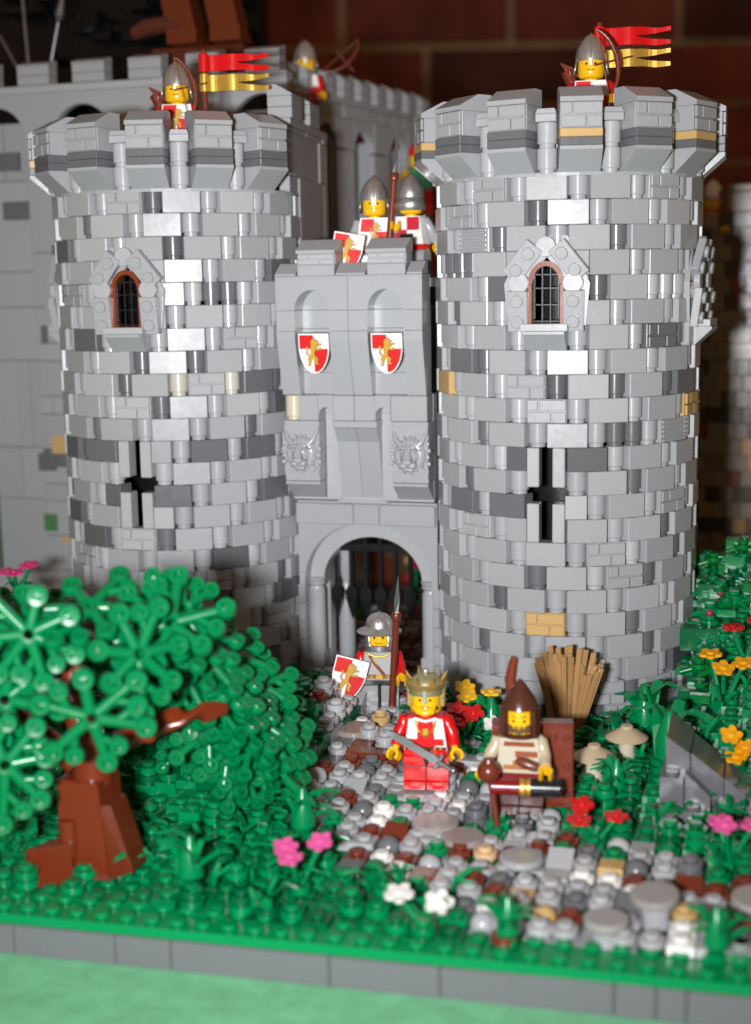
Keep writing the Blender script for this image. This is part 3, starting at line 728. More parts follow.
# baseplate (green) with grey edging
ba=MB()
ba.add([(-40,edgeY(-40)+.12,-1),(34,edgeY(34)+.12,-1),(34,60,-1),(-40,60,-1),(-40,edgeY(-40)+.12,-.62),(34,edgeY(34)+.12,-.62),(34,60,-.62),(-40,60,-.62)],
  [[0,1,5,4],[1,2,6,5],[2,3,7,6],[3,0,4,7],[4,5,6,7],[3,2,1,0]],BGR)
r=random.Random(3); ang=math.atan(.0477)
x=-40
while x<34:
    for y0 in(0,):
        xa=x+.5
        if -12<xa<30:
            for j in range(2): stud(ba,xa,edgeY(xa)+.62+j,-.62,BGR)
    x+=1
ground=struct(ba.build('ground')) 
ed=MB(); x=-38.0
for wd in [4]*6+[4.3,4.9,4.1,2.2,6,4,6,1.4,1.0,6,6,4,4]:
    ed.box(wd/2,.35,-.6,wd-.03,.7,1.16,(.16,.16,.175),M=Tr(x,edgeY(x),-1.0)@Rz(ang)); x+=wd*math.cos(ang)
o=ed.build('base_edging'); tag(o,'dark grey edging of long bricks along the front of the green base','display base edge')
# green build-up: stepped plates with studs
gr=MB(); pa=MB(); kn=MB(); r=random.Random(11)
GVAR=(GRN,GRN,GRD,(0,.23,.07),(.0,.165,.052))
pathcells=[]
RESERVE=[(-3.8,-27.6,1.6)]
for ix in range(-24,33):
    for iy in range(-31,6):
        x=ix+.5;y=iy+.5
        if y<edgeY(x)+1.35: continue
        if x<-24 or (x<-10 and y>2): continue
        if ((x-TX)**2+y*y)<6.5**2 or ((x+TX)**2+y*y)<6.5**2: continue
        if abs(x)<4.6 and y>-1: 
            continue
        z=hill(x,y)
        if inpoly(x,y,PATH): pathcells.append((x,y,z)); continue
        if r.random()<.16: z+=.2
        c=r.choice(GVAR)
        gr.box(x,y,z/2-.5,.995,.995,z+1.0+.02,c,ch=.02)
        u=r.random()
        if u<.62: 
            stud(gr,x,y,z+.01,c,n=9)
        elif u<.88:                                          # round plates stacked
            k=r.choice((1,1,2)); 
            for q in range(k): kn.lathe([(.36,z+.02+.4*q),(.36,z+.12+.4*q),(.49,z+.15+.4*q),(.49,z+.4+.4*q)],r.choice(GVAR),0,Tr(x,y,0),10)
            stud(kn,x,y,z+.4*k,r.choice(GVAR),n=9)
        else: kn.box(x,y,z+.2,.98,.98,.38,r.choice(GVAR)); stud(kn,x,y,z+.39,GRN,n=9)
struct(gr.build('ground'))
# leafy ground cover: pronged blades
def blades(mb,x,y,z,r,s=1,n=3,c=None):
    for k in range(n):
        a=r.uniform(0,2*PI); L=r.uniform(.9,1.7)*s; lean=r.uniform(.3,.9)
        p0=Vector((x,y,z)); d=Vector((math.cos(a),math.sin(a),0)); side=Vector((-d.y,d.x,0))
        pts=[p0,p0+d*.25*lean*s+Vector((0,0,L*.55)),p0+d*lean*s+Vector((0,0,L*.8)),p0+d*(lean+.5)*s+Vector((0,0,L*.72))]
        cc=c or r.choice(GVAR); ws=(.16,.22,.17,.04)
        vs=[]
        for p,w in zip(pts,ws):
            for t,u in((-1,0),(1,0)): vs.append(tuple(p+side*w*t*s))
            vs.append(tuple(p+Vector((0,0,.09))+d*-.05)); 
        fs=[]
        for i in range(3):
            a_,b_=i*3,i*3+3
            fs+=[[a_,a_+1,b_+1,b_],[a_+1,a_+2,b_+2,b_+1],[a_+2,a_,b_,b_+2]]
        mb.add(vs,fs,cc,0,False)
r=random.Random(21)
for k in range(230):
    x=r.uniform(-13,24);y=r.uniform(-30.6,-8)
    if inpoly(x,y,PATH) or y<edgeY(x)+1.3: continue
    if ((x+3.8)**2+(y+27.6)**2)<2.3: continue
    blades(kn,x,y,hill(x,y)+.1,r,r.uniform(.6,1.05),r.choice((2,3,4)))
struct(kn.build('grass'),'stuff')
# cobbled path
r=random.Random(77); used=set()
DISCS=[(7.3,-18.3,1.25,LG,.12),(10.4,-22.6,.9,(.30,.25,.24),.2),(13.1,-24.3,.85,LG,.3),(16.9,-28.5,.8,(.33,.31,.30),.55),(18.5,-27.2,.88,(.30,.28,.27),.9),(22.0,-26.2,.9,(.33,.31,.30),.7),(2.6,-12.0,1.0,(.28,.24,.2),.2),(9.0,-21.6,1.0,(.31,.28,.27),.3),(13.4,-28.9,.6,LG,.3)]
for x,y,z in pathcells:
    pa.box(x,y,z/2-.5,.995,.995,z+1,GRD if r.random()<.45 else LG,ch=.02)
for x,y,z in pathcells:
    if (x,y) in used: continue
    if any((x-a)**2+(y-b)**2<(c*.62)**2 for a,b,c,_,_ in DISCS): continue
    u=r.random(); jx,jy=r.uniform(-.05,.05),r.uniform(-.05,.05)
    cc=r.choices((LG2,LG,DG,RB,TAN,GRN,WHT,FLS),(32,14,8,19,4,9,6,1))[0]; cc=jit(cc,.1,r)
    k=1
    if u<.66:
        k=r.choice((1,1,1,1,2)) if cc[0]<.6 else 1
        for q in range(k): pa.lathe([(.36,.4*q),(.36,.13+.4*q),(.49,.16+.4*q),(.49,.37+.4*q),(.46,.4+.4*q)],cc,0,Tr(x+jx,y+jy,z+.01),12)
        stud(pa,x+jx,y+jy,z+.4*k,cc,n=10)
    elif u<.74: pa.lathe([(.42,0),(.49,.15),(.47,.3),(.38,.48),(.2,.6),(.01,.64)],cc,0,Tr(x+jx,y+jy,z+.01),12)   # domed round
    elif u<.81:
        pa.box(x+.5,y,z+.2,1.97,.97,.39,cc); used.add((x+1,y))
        if r.random()<.6: stud(pa,x,y,z+.39,cc); stud(pa,x+1,y,z+.39,cc)
    elif u<.95:
        pa.box(x,y,z+.2,.97,.97,.39,cc)
        if r.random()<.4: stud(pa,x,y,z+.39,cc)
    else: pa.add([(x-.5,y-.5,z),(x+.5,y-.5,z),(x+.5,y+.5,z),(x-.5,y+.5,z),(x-.5,y+.5,z+.65),(x+.5,y+.5,z+.65),(x-.5,y-.5,z+.12),(x+.5,y-.5,z+.12)],[[0,1,7,6],[6,7,5,4],[1,2,5,7],[0,6,4,3],[2,3,4,5]],cc)
# loose pebbles pale at the gate threshold and inside
for k in range(5): pass
struct(pa.build('path'))
names=['wide pale round stone under the king\'s feet','wide reddish-grey round stone in front of the hooded figure','wide pale round stone in the middle of the lower path','wide grey round stone tilted at the front of the path','large round stone on a grey stalk near the front of the path','large round stone at the right edge of the photo','brownish flat round stone near the gate side of the path','flat warm-grey round stone left of the hooded figure on the path','small pale round stone lowest on the front green edge']
for (x,y,rad,c,dz),nm in zip(DISCS,names):
    d=MB(); z=hill(x,y)
    d.lathe([(rad*.8,dz+.02),(rad,dz+.16),(rad,dz+.38),(rad-.05,dz+.42)],c,0,Tr(0,0,z),26)
    if dz>.3:
        d.lathe([(.5,0),(.5,dz*.5),(.62,dz+.06)],DG if rad>1.45 else LG2,0,Tr(0,0,z+.01),14)
    o=d.build('stepping_stone'); o.location=(x,y,0); 
    if dz>.6: o.rotation_euler=(R_(4),R_(-3),0)
    tag(o,nm,'stone','round stepping stones in the path')
# courtyard floor inside the gate
co=MB(); r=random.Random(2)
for ix in range(-5,9):
    for iy in range(-1,24):
        if abs(ix+.5)>4.1 and iy<6: continue
        co.box(ix+.5,iy+.5,-.2,.99,.99,1.0,r.choice((RB,DG,(.06,.035,.02),LG,(.08,.05,.03))),ch=.02)
        if r.random()<.5: stud(co,ix+.5,iy+.5,.3,r.choice((DG,LG,RB)))
struct(co.build('courtyard_floor'))
# ------------------------------------------------------------------ plants
def petal(mb,x,y,z,s,c,tilt=0,az=0,n=5,center=None):
    M=Tr(x,y,z)@Rz(az)@Rx(tilt)
    vs=[];fs=[];N=n*8
    for k,zz in enumerate((-.06,.08)):
        for i in range(N):
            a=2*PI*i/N; rr=s*(.62+.38*abs(math.cos(a*n/2))); vs.append((rr*math.cos(a),rr*math.sin(a),zz+.08*rr/s))
    fs=[[i,(i+1)%N,N+(i+1)%N,N+i] for i in range(N)]+[list(range(N))[::-1],list(range(N,2*N))]
    mb.add(vs,fs,c,0,False,M); mb.cyl(0,0,.04,.2,s*.33,center or c,M=M,n=10)
def flower(label,loc,cols,hts=(1.6,1.2,1.3),s=.52,spread=.75,az0=.3,seed=0,group='stemmed flowers',kind='flower_plant',cat='flower',tilt=.3):
    t=T_(kind,label,cat,loc,0,group); r=random.Random(seed+5); tilt*=.55; s*=.92
    st=MB(); st.cyl(0,0,0,.4,.4,GRN); fl=[]
    for i,h in enumerate(hts):
        a=az0+i*2*PI/len(hts)+r.uniform(-.2,.2); sp=spread*(1 if len(hts)>1 else 0)
        p=(sp*math.cos(a),sp*math.sin(a)*.6,h+.3)
        st.tube([(0,0,.3),(p[0]*.5,p[1]*.5,.3+h*.45),p],[.16,.12,.11],GRN,n=7)
        if i%2==0: 
            blades(st,0,0,.2,r,.7,2,GRN)
        fl.append(p)
    st.build('stem',t)
    for i,p in enumerate(fl):
        b=MB(); petal(b,0,0,0,s,cols[i%len(cols)],tilt+r.uniform(-.2,.2),r.uniform(-.4,.6)); o=b.build('blossom',t); o.location=p
    return t
G='stemmed flowers'
def gz(x,y): return hill(x,y)
flower('pink three-blossom flower at the front of the green, left of the path',(5.2,-27.7,gz(4.2,-27.2)),[PNK],(1.7,1.3,1.25),.56,.85,.3,1,tilt=.5)
flower('bright red flower in the green between path and grey rock',(15.5,-21.2,gz(15.5,-20.6)-.35),[RED],(1.2,1.4,1.1),.54,.9,.1,2,tilt=.3)
flower('pink flower at the right edge in front of the grey rock',(20.9,-22.0,gz(20.9,-22)),[PNK],(1.5,1.4,1.6),.52,.8,.2,3,tilt=.4)
flower('white flower among the grass at the front of the path',(10.2,-29.0,gz(9.3,-28.7)-.1),[WHT],(.8,.95),.62,.75,.05,4,tilt=.7)
flower('red flower just right of the king by the tower foot',(8.1,-12.4,gz(8,-12)),[RED],(1.5,1.6,1.2),.6,.55,.3,5,tilt=.7)
flower('yellow flower behind the red one by the king',(8.2,-10.2,gz(8,-10)),[YEL],(1.9,2.0,1.8),.58,.85,.2,6,tilt=.4)
flower('small white flower beside the hooded figure',(9.5,-12.2,gz(9,-12)),[WHT],(1.0,),.5,0,.2,7,tilt=.8)
flower('orange-yellow flower cluster on the bank at the right edge, topmost of two',(20.1,-9.9,gz(20.1,-9.9)-.2),[(.85,.38,.01)],(2.0,2.3,1.9),.6,.9,.4,8,tilt=.4)
flower('orange-yellow flower cluster on the bank right above the grey rock',(20.9,-14.8,gz(20.9,-14.8)-1.0),[(.85,.38,.01)],(2.0,2.5,1.6),.55,.35,.4,9,tilt=.8)
flower('dark red flower on the bank at the right edge',(21.0,-8.5,gz(21,-8.5)+.8),[(.5,.01,.01)],(1.9,1.6),.6,.6,.1,10,tilt=.3)
for (x,y,z,sd) in((-4.8,-8.6,.7,11),(-3.6,-7.4,.3,12),(-5.6,-9.6,1.0,14)):
    flower({11:'cream flower in the dark soil at the foot of the left tower, middle one',12:'cream flower nearest the gate at the foot of the left tower',14:'cream flower closest to the tree branches at the left tower foot'}[sd],(x,y,z),[FLS,(.7,.6,.45)],(.5,.7),.5,.6,.5,sd,tilt=.5)
flower('pink flower on the low rock at the far left edge',(-18.7,-7,5.3),[(.62,.03,.18)],(1.6,1.2,1.3),.6,.8,.6,15,tilt=.35)
for i,(x,y,z,c,nm) in enumerate(((-2.6,19,4.2,TAN,'tan'),(-.4,19,6.2,PNK,'pink'),(-1.5,19,5.4,FLS,'cream'),(-2.0,17,3.2,(.5,.02,.05),'crimson'),(2.4,19,4.2,FLS,'second cream'))):
    z*=.8; flower(nm+' flower seen dimly through the portcullis',(x,y,.3),[c],(z,z-.9),.4,.3,.5,20+i,tilt=1.6)
def leafy(label,loc,s,seed):
    r=random.Random(seed); b=MB()
    b.cyl(0,0,0,.4,.45,GRN); b.lathe([(.35,.4),(.55,.7),(.5,1.3),(.3,1.9),(.12,2.3)],GRN,0,None,10)
    for k in range(5): blades(b,r.uniform(-.3,.3),r.uniform(-.3,.3),.3+.3*k*.6,r,1.2,2,GRN)
    o=b.build('leafy_plant'); o.location=loc; o.scale=(s,)*3; tag(o,label,'plant','leafy green plants')
leafy('green leafy plant on the front edge below the path, left one',(13.6,-29.6,gz(13.6,-29.6)),.8,1)
leafy('green leafy plant at the lower right corner of the base',(20.7,-28.9,gz(20.7,-28.9)),.85,2)
leafy('bright green leafy plant left of the path in front of the tree branches',(3.8,-23.3,gz(3.8,-23.3)),1.0,3)
leafy('green leafy plant in the grass between trunk and pink flower',(.9,-28.2,gz(.9,-28.2)),1.0,4)
leafy('tall green leafy plant between mushrooms and grey rock',(17.9,-13.6,gz(17.9,-13.6)),1.3,5)
leafy('green leafy plant behind the mushrooms at the tower foot',(16.4,-9.2,gz(16.4,-9.2)),1.2,6)
leafy('leafy plant in front of the left mushroom',(15.9,-16.6,gz(15.9,-16.6)),.8,7)
leafy('dark leafy plant between the red flower and the tower',(9.2,-10.8,gz(9.2,-10.8)),.95,8)
# fern lying beside the path by the gate
b=MB(); r=random.Random(6)
for k in range(7):
    a=-.5+.22*k; L=2.4
    p=[Vector((0,0,.2)),Vector((L*.5*math.cos(a),L*.5*math.sin(a),.5)),Vector((L*math.cos(a),L*math.sin(a),.15))]; b.tube(p,[.1,.2,.04],GRN,n=6,sq=.35)
o=b.build('fern'); o.location=(-2.2,-9.4,.5); tag(o,'dark green fern lying on the left verge of the path near the gate','fern')
# mushrooms
def mushroom(label,loc,s):
    t=T_('mushroom',label,'mushroom',loc,0,'tan mushrooms',s)
    b=MB(); b.lathe([(.5,0),(.46,.5),(.42,1.4)],TANP,0,None,16); b.build('stalk',t)
    b=MB(); b.lathe([(.42,1.3),(1.14,1.42),(1.16,1.5),(.95,1.66),(.45,1.95),(.34,2.0),(.34,2.12),(.3,2.16)],(.52,.40,.26),0,None,24); b.build('cap',t)
mushroom('tan mushroom standing nearer the path, left of two',(14.7,-14.9,.2),.85)
mushroom('tan mushroom standing behind nearer the tower, right of two',(15.9,-12.6,.45),.85)
# straw sheaf
b=MB(); r=random.Random(15)
for k in range(46):
    a=r.uniform(-.55,.62); y=r.uniform(-.5,.5); L=r.uniform(3.4,5.0)*(1-.35*abs(a)); x0=a*1.1
    b.box(0,0,L/2,.27,.16,L,jit((.36,.20,.08),.12,r),M=Tr(x0*.9,y,0)@Ry(a*.5)@Rx(r.uniform(-.08,.08)),ch=.03)
o=b.build('straw_sheaf'); o.location=(12.6,-9.2,.5); tag(o,'fan-shaped tan straw sheaf leaning on the right tower','straw sheaf')
# grey rock outcrop
b=MB()
def wedge(x0,x1,y0,y1,z0,zl,zr,c): # slanted top from zl (left) to zr (right)
    b.add([(x0,y0,z0),(x1,y0,z0),(x1,y1,z0),(x0,y1,z0),(x0,y0,zl),(x1,y0,zr),(x1,y1,zr),(x0,y1,zl)],[[0,1,5,4],[1,2,6,5],[2,3,7,6],[3,0,4,7],[4,5,6,7],[3,2,1,0]],c)
RK=(.13,.128,.14)
for (x0,x1,y0,y1,z0,zl,zr) in((17.4,18.4,-18.9,-16.2,-.4,1.6,1.6),(17.6,18.6,-18.2,-15,-.2,3.1,3.1),(17.8,18.8,-17.6,-14.2,-.2,4.7,4.0),(18.42,19.5,-18.6,-16.6,-.4,1.8,1.8),(18.62,19.7,-18.0,-15.6,0,3.3,2.3),(18.82,20.2,-17.3,-14.6,0,3.95,2.9),(19.8,21.0,-18.3,-15.4,-.2,2.0,1.0),(20.22,21.6,-17.5,-14.6,0,3.0,2.0),(21.05,22.3,-18.1,-15.2,-.2,1.4,.3),(15.9,17.38,-17.6,-16.2,-.4,.75,.75),(19.6,20.9,-20.6,-18.4,-.6,.7,.7),(21.65,23.5,-17.3,-14,-.2,2.0,.6)):
    wedge(x0+.01,x1-.01,y0,y1,z0,zl,zr,jit(RK,.08,r))
for x,y,z in((18.1,-18.6,1.6),(18.1,-17.9,3.1),(19.0,-18.3,1.8),(20.5,-17.2,2.75),(21.0,-17.2,2.4)): stud(b,x,y,z-.02,RK)
o=b.build('rock_outcrop'); o.location=(.25,0,-1.15); tag(o,'dark grey jagged rock slab outcrop in the grass at the right','rock')
b=MB(); r=random.Random(9)
for k in range(16):
    x=-21+r.uniform(0,6.5);y=-9+r.uniform(0,4); b.box(x,y,2.0,r.choice((1,2)),r.choice((1,2)),r.uniform(4.4,5.6),jit(DG,.2,r)); stud(b,x,y,4.6,DG)
o=b.build('rock_outcrop'); tag(o,'dark grey rock pile behind the tree at the far left','rock')
b=MB(); r=random.Random(19)
for k in range(26):
    a=r.uniform(0,2*PI); q=r.uniform(0,2.2); x=q*math.cos(a)*1.2;y=q*math.sin(a); b.box(x,y,-.1+.5*(1.3-q*.4)/2,r.choice((1,2)),1,1.2+(2.2-q)*.35,jit((.11,.065,.04),.2,r)); 
    if k%2: stud(b,x,y,.5+(2.2-q)*.18,(.11,.065,.04))
o=b.build('soil_mound'); o.location=(-4.2,-7.6,.1); tag(o,'low dark brown soil mound at the foot of the left tower','soil mound')
# ------------------------------------------------------------------ tree
def leaf_elem(mb,M,r,c=GRN,s=1.0):
    mb2=MB(); N=r.choice((6,7,7)); off=r.uniform(0,6)
    mb2.lathe([(.2,-.12),(.46,-.14),(.5,0),(.46,.14),(.2,.12),(.2,-.12)],c,0,Rx(PI/2),12)
    def blob(x,z,rr): mb2.lathe([(rr*.45,-.02),(rr*.45,-.2),(rr*.9,-.22),(rr,-.14),(rr,.16),(rr*.9,.22),(.01,.22)],c,0,Tr(x,0,z)@Rx(PI/2)@Rx(PI),12)
    for i in range(N):
        a=off+2*PI*i/N+r.uniform(-.1,.1); L=r.uniform(1.45,2.25)
        e=(L*math.cos(a),L*math.sin(a)); 
        mb2.rod((.3*math.cos(a),0,.3*math.sin(a)),(e[0],0,e[1]),.25,c,r2=.2,n=7); blob(e[0],e[1],.42)
        if L>1.7:
            a2=a+r.choice((-1,1))*.42; L2=L*.82
            mb2.rod((.45*e[0],0,.45*e[1]),(L2*math.cos(a2),0,L2*math.sin(a2)),.18,c,n=6); blob(L2*math.cos(a2),L2*math.sin(a2),.37)
    X=M@Matrix.Scale(s,4)
    mb.add([tuple(X@Vector(v)) for v in mb2.v],mb2.f,c,4,mb2.s)
tree=T_('oak_tree','green plastic-leaved tree with brown angular trunk at the left front','tree',(-3.8,-27.5,-.4))
tk=MB()
def quadprism(b0,b1,z0,z1,c):  # b: (x0,x1,y0,y1)
    v=[(b0[0],b0[2],z0),(b0[1],b0[2],z0),(b0[1],b0[3],z0),(b0[0],b0[3],z0),(b1[0],b1[2],z1),(b1[1],b1[2],z1),(b1[1],b1[3],z1),(b1[0],b1[3],z1)]
    tk.add(v,[[0,1,5,4],[1,2,6,5],[2,3,7,6],[3,0,4,7],[4,5,6,7],[3,2,1,0]],c)
BT=(.15,.022,.007)
quadprism((0,1.35,-1.0,1),(0,.98,-.9,.9),0,3.9,BT); quadprism((-.75,-.02,-.9,.9),(-.85,-.02,-.8,.8),1.4,3.9,BT); tk.cyl(-.42,-.75,.8,2.3,.42,BT,n=14)
quadprism((-.8,-.02,-.85,.8),(-.75,-.02,-.85,.8),-.2,1.38,BT)
v=[(-.8,-1.1,0),(-.8,-.2,0),(-1.95,-1.8,0),(-2.2,-1.2,0)]
tk.add([(-.1,-1.2,-.1),(-.1,.2,-.1),(-2.1,-1.5,-.1),(-1.3,-2.1,-.1),(-.1,-1.2,1.5),(-.1,.2,1.7),(-2.1,-1.3,1.05),(-1.5,-1.3,.6)],[[0,3,7,4],[3,2,6,7],[2,1,5,6],[4,7,6,5],[0,1,2,3]],BT)
tk.add([(.9,-.9,3.0),(1.4,-.7,3.0),(1.4,.6,3.0),(.9,.6,3.0),(1.3,-.9,.0),(2.3,-.8,.4),(2.3,.5,.4),(1.3,.6,0)],[[0,4,5,1],[1,5,6,2],[2,6,7,3],[0,3,7,4],[0,1,2,3]],jit(BT,.2))
tk.build('trunk',tree)
tk=MB(); tk.tube([(.3,0,3.7),(.35,-.1,5.0),(-.1,-.2,6.2),(-.5,-.1,7.6),(-.2,0,8.9),(.5,.1,9.6)],[.85,.7,.5,.42,.36,.3],BT,n=8); tk.build('limb',tree)
tk=MB(); tk.tube([(.6,0,4.6),(1.5,.1,5.3),(2.6,.2,5.9),(3.9,.5,6.4),(4.7,1.1,6.45),(5.2,2,6.4)],[.6,.5,.45,.42,.42,.28],BT,n=8); tk.lathe([(.2,0),(.34,0),(.34,.3),(.2,.3),(.2,0)],BT,0,Tr(3.1,-.35,6.0)@Rx(PI/2),12); tk.build('limb',tree)
tk=MB(); tk.tube([(-.3,0,4.3),(-1.5,0,5.2),(-3.2,.2,6.2),(-5,.4,6.6)],[.55,.45,.35,.25],BT,n=8); tk.build('limb',tree)
cr=MB(); r=random.Random(44); O=Vector((3.8,27.5,.4))
view=Vector((22.3,-74.9,22.4))
def put(x,y,z,tx=.25,s=1,spin=None,ax=0):
    p=Vector((x,y,z))+O
    d=(view-Vector((x,y,z))).normalized()
    base=math.atan2(d.x,-d.y)
    M=Matrix.Translation(p)@Rz(base+ax+r.uniform(-.15,.15))@Rx(-(tx)+r.uniform(-.15,.15))@Ry(r.uniform(0,6) if spin is None else spin)
    leaf_elem(cr,M,r,jit((0,.165,.05),.08,r),s)
for q in [(-1.5,-31.0,7.1,.0),(-4.3,-30.3,9.9,.2),(-5.5,-30.3,7.3,.1),(-5.2,-31.0,5.0,0),(-5.9,-28.6,9.2,.8),(-2.8,-28.2,10.5,1.0),(-.2,-29.6,9.2,.35),(.2,-27.6,9.9,.8),
          (-7.6,-29.2,8.8,.5),(-8.0,-30.2,6.2,.2),(-6.9,-27.2,9.4,.9),(-1.2,-26.4,9.4,.9)]:
    put(*q[:3],tx=q[3],ax=.45 if q[0]==-.2 else 0)
# drooping right-hand mass
for q in [(1.0,-26.3,10.7,.5,.5),(.3,-26.3,9.6,.5,.2),(1.3,-25.4,9.4,.9,.8),(-.3,-25.6,8.5,.5,.1),(1.4,-24.8,8.2,.8,.9),(.4,-24.8,7.4,.6,.3),(2.0,-24.2,7.2,.8,1.0),(1.2,-24.2,6.3,.5,.5),(2.3,-23.4,6.2,.8,1.0),
          (.1,-24.2,6.2,.4,.2),(1.6,-23.4,5.3,.6,.6),(2.7,-22.8,5.2,.9,1.0),(.7,-23.6,4.9,.4,.3),(2.3,-22.8,4.4,.6,.7),(3.0,-22.2,4.2,.8,1.0),(1.4,-23.2,4.0,.4,.4),(2.4,-22.4,3.4,.4,.7),(3.2,-21.8,3.3,.6,1.0),(1.7,-22.8,3.1,.3,.4),
          (-.9,-24.5,7.3,.6,0),(-1.3,-24.6,9.2,.7,0),(2.9,-20.8,4.8,.9,.8),(2.2,-21.5,6.4,.9,.6),(1.4,-22.6,7.9,.9,.6)]:
    put(q[0]-.85,q[1],q[2]-.55,tx=q[3],s=.84,ax=q[4])
cr.build('crown',tree)
# small bush behind the trunk and hillside blocks right
def leafbush(label,pts,seed,s=.8,c=GRN,loc=(0,0,0),name='bush'):
    global cr,r,O
    cr=MB(); r=random.Random(seed); O=Vector((0,0,0))
    for p in pts:
        put(p[0],p[1],p[2],tx=r.uniform(.1,.9),s=s,ax=r.uniform(-.6,.6))
    return cr
b=leafbush('',[(-7+r.uniform(-2,9),-20+r.uniform(-2,2),2.0+r.uniform(0,1.6)) for _ in range(9)],3,.7)
tag(b.build('bush'),'low green bush in shadow behind the tree trunk','bush')
b=MB(); r=random.Random(66)
for k in range(210):
    x=r.uniform(18.3,26); y=r.uniform(-9,4); z=1.4+(y+9)*.42+r.uniform(-.5,.8)+min(2,(x-18)*.3)
    c=r.choice((GRN,GRN,GRD,(.0,.16,.03)))
    if r.random()<.5: 
        b.lathe([(.36,0),(.36,.13),(.49,.16),(.49,.4)],c,0,Tr(x,y,z),10); stud(b,x,y,z+.4,c)
        for q in range(4): b.rod((x,y,z+.2),(x+.9*math.cos(q*1.57+k),y+.9*math.sin(q*1.57+k),z-.1),.16,c,n=6)
    else: b.box(x,y,z,r.choice((1,1,2)),1,r.choice((.4,1.2)),c); stud(b,x,y,z+.5,c)
    b.rod((x,y,0),(x,y,z),.3,GRD,n=5)
    if r.random()<.05: b.ball(x,y-.6,z+.2,.2,(.4,.02,.08))
tag(b.build('hedge'),'dense green hedge of stacked leaves behind the right tower','hedge')
# ------------------------------------------------------------------ toy figures
LEGG=(.30,.30,.31)
# gate guard
def p_gate(b):
    chest(b,[(-.9,.9,1.84,3.2,(.42,.41,.41))])
    b.tube([(-.55,-.5,3.2),(-.2,-.53,3.05),(.2,-.53,3.05),(.55,-.5,3.2)],.06,GOLC,G2,n=6)
    b.tube([(-.5,-.51,3.1),(-.2,-.53,2.65),(.25,-.53,2.1)],.09,(.25,.08,.02),n=6)
    b.tube([(-.4,-.56,3.05),(-.12,-.57,2.62)],.035,GOLC,G2,n=6)
    b.box(0,-.5,1.98,1.8,.06,.2,(.28,.1,.03),P3); b.box(0,-.54,1.98,.35,.05,.24,GOLC,G2)
    for q in(-.65,-.4,.45,.7): b.box(q,-.53,1.98,.12,.05,.1,GOLC,G2)
t,hd=figure('grey-legged gate guard in wide-brimmed silver helmet standing under the arch',(2.55,-7.3,.42),R_(12),(.3,.3,.3),RED,LEGG,BLK,print_=p_gate,armL=(.25,.8),armR=(.12,1.0),
  legprint=lambda b:(b.box(0,-.6,.85,.16,.1,1.4,BLK,P3)))
helmet_kettle(t)
spear('brown spear with grey blade held upright by the gate guard',(3.35,-8.1,.35),(3.75,-8.25,6.0),2.0,.18)
put_shield('quartered shield held low by the gate guard',(1.3,-8.9,2.5),R_(14),R_(-6),R_(15),1.0)
# king
def p_king(b):
    chest(b,[(-.95,-.42,1.8,3.2,WHT),(.42,.95,1.8,3.2,WHT),(-.42,.42,1.8,3.25,RED),(-.85,.85,2.0,2.3,RED)])
    b.tube([(-.45,-.49,3.2),(-.35,-.53,2.75),(0,-.54,2.35),(.35,-.53,2.75),(.45,-.49,3.2)],.05,GOLC,G2,n=6)
    b.tube([(-.5,-.48,3.22),(0,-.53,3.1),(.5,-.48,3.22)],.07,WHT,n=6)
    b.box(0,-.53,1.88,1.8,.05,.13,(.08,.02,.01),P3)
    for q in(-.7,-.45,.4,.65): b.box(q,-.57,1.88,.13,.04,.1,GOLC,G2)
    b.box(0,-.57,2.65,.24,.05,.3,GOLC,G2)
    b.add([(-.2,-.55,1.85),(.22,-.55,1.85),(.1,-.56,1.15),(0,-.56,.95)],[[0,3,2,1]],BLK,P3)
t,hd=figure('king figure in red robe with white trim and golden crown on the path',(7.75,-18.0,.62),R_(10),RED,RED,(.62,.006,.006),RED,print_=p_king,armL=(.3,.5),armR=(.25,.6),beard=None,
  legprint=lambda b:(b.tube([(-.95,-.47,1.1),(-.5,-.5,.98),(-.1,-.48,1.08)],.03,BLK,n=5),b.tube([(.1,-.48,1.08),(.5,-.5,.98),(.95,-.47,1.1)],.03,BLK,n=5)))
h=MB(); CG=(.42,.40,.22)
h.lathe([(.74,4.25),(.76,4.3),(.74,4.6),(.66,4.85),(.45,5.05),(.2,5.13),(.0001,5.14)],CG,G2,None,22)
h.lathe([(.74,4.45),(.9,4.75),(.86,4.8),(.7,4.5)],(.5,.36,.12),G2,None,22)
for i in range(8):
    a=2*PI*(i+.5)/8; x,y=math.cos(a),math.sin(a)
    h.add([(x*.76-y*.2,y*.76+x*.2,4.6),(x*.76+y*.2,y*.76-x*.2,4.6),(x*1.0,y*1.0,5.2),(x*.64,y*.64,4.75)],[[0,1,2],[1,3,2],[3,0,2],[0,3,1]],(.62,.38,.08),G2)
h.ball(0,0,5.22,.15,SILC,S1); h.box(0,-.74,4.25,.17,.08,.6,SILC,S1)
for q in(-1,1): h.box(0,0,0,.3,.5,.8,(.45,.33,.12),G2,M=Tr(q*.68,.15,4.05)@Rz(0))
h.build('crown',t)
h=MB(); h.lathe([(.66,3.5),(.7,3.62),(.66,3.75)],YEL,0,None,20,a0=PI*1.05,a1=PI*1.95); 
h.tube([(-.5,-.45,3.72),(-.3,-.68,3.62),(0,-.74,3.55),(.3,-.68,3.62),(.5,-.45,3.72)],[.1,.16,.18,.16,.1],YEL,n=8); h.build('beard',t)
sw=T_('sword','grey sword held diagonally across the king\'s body','sword',(8.75,-19.0,2.0)); sw.rotation_euler=(R_(0),R_(-58),R_(14))
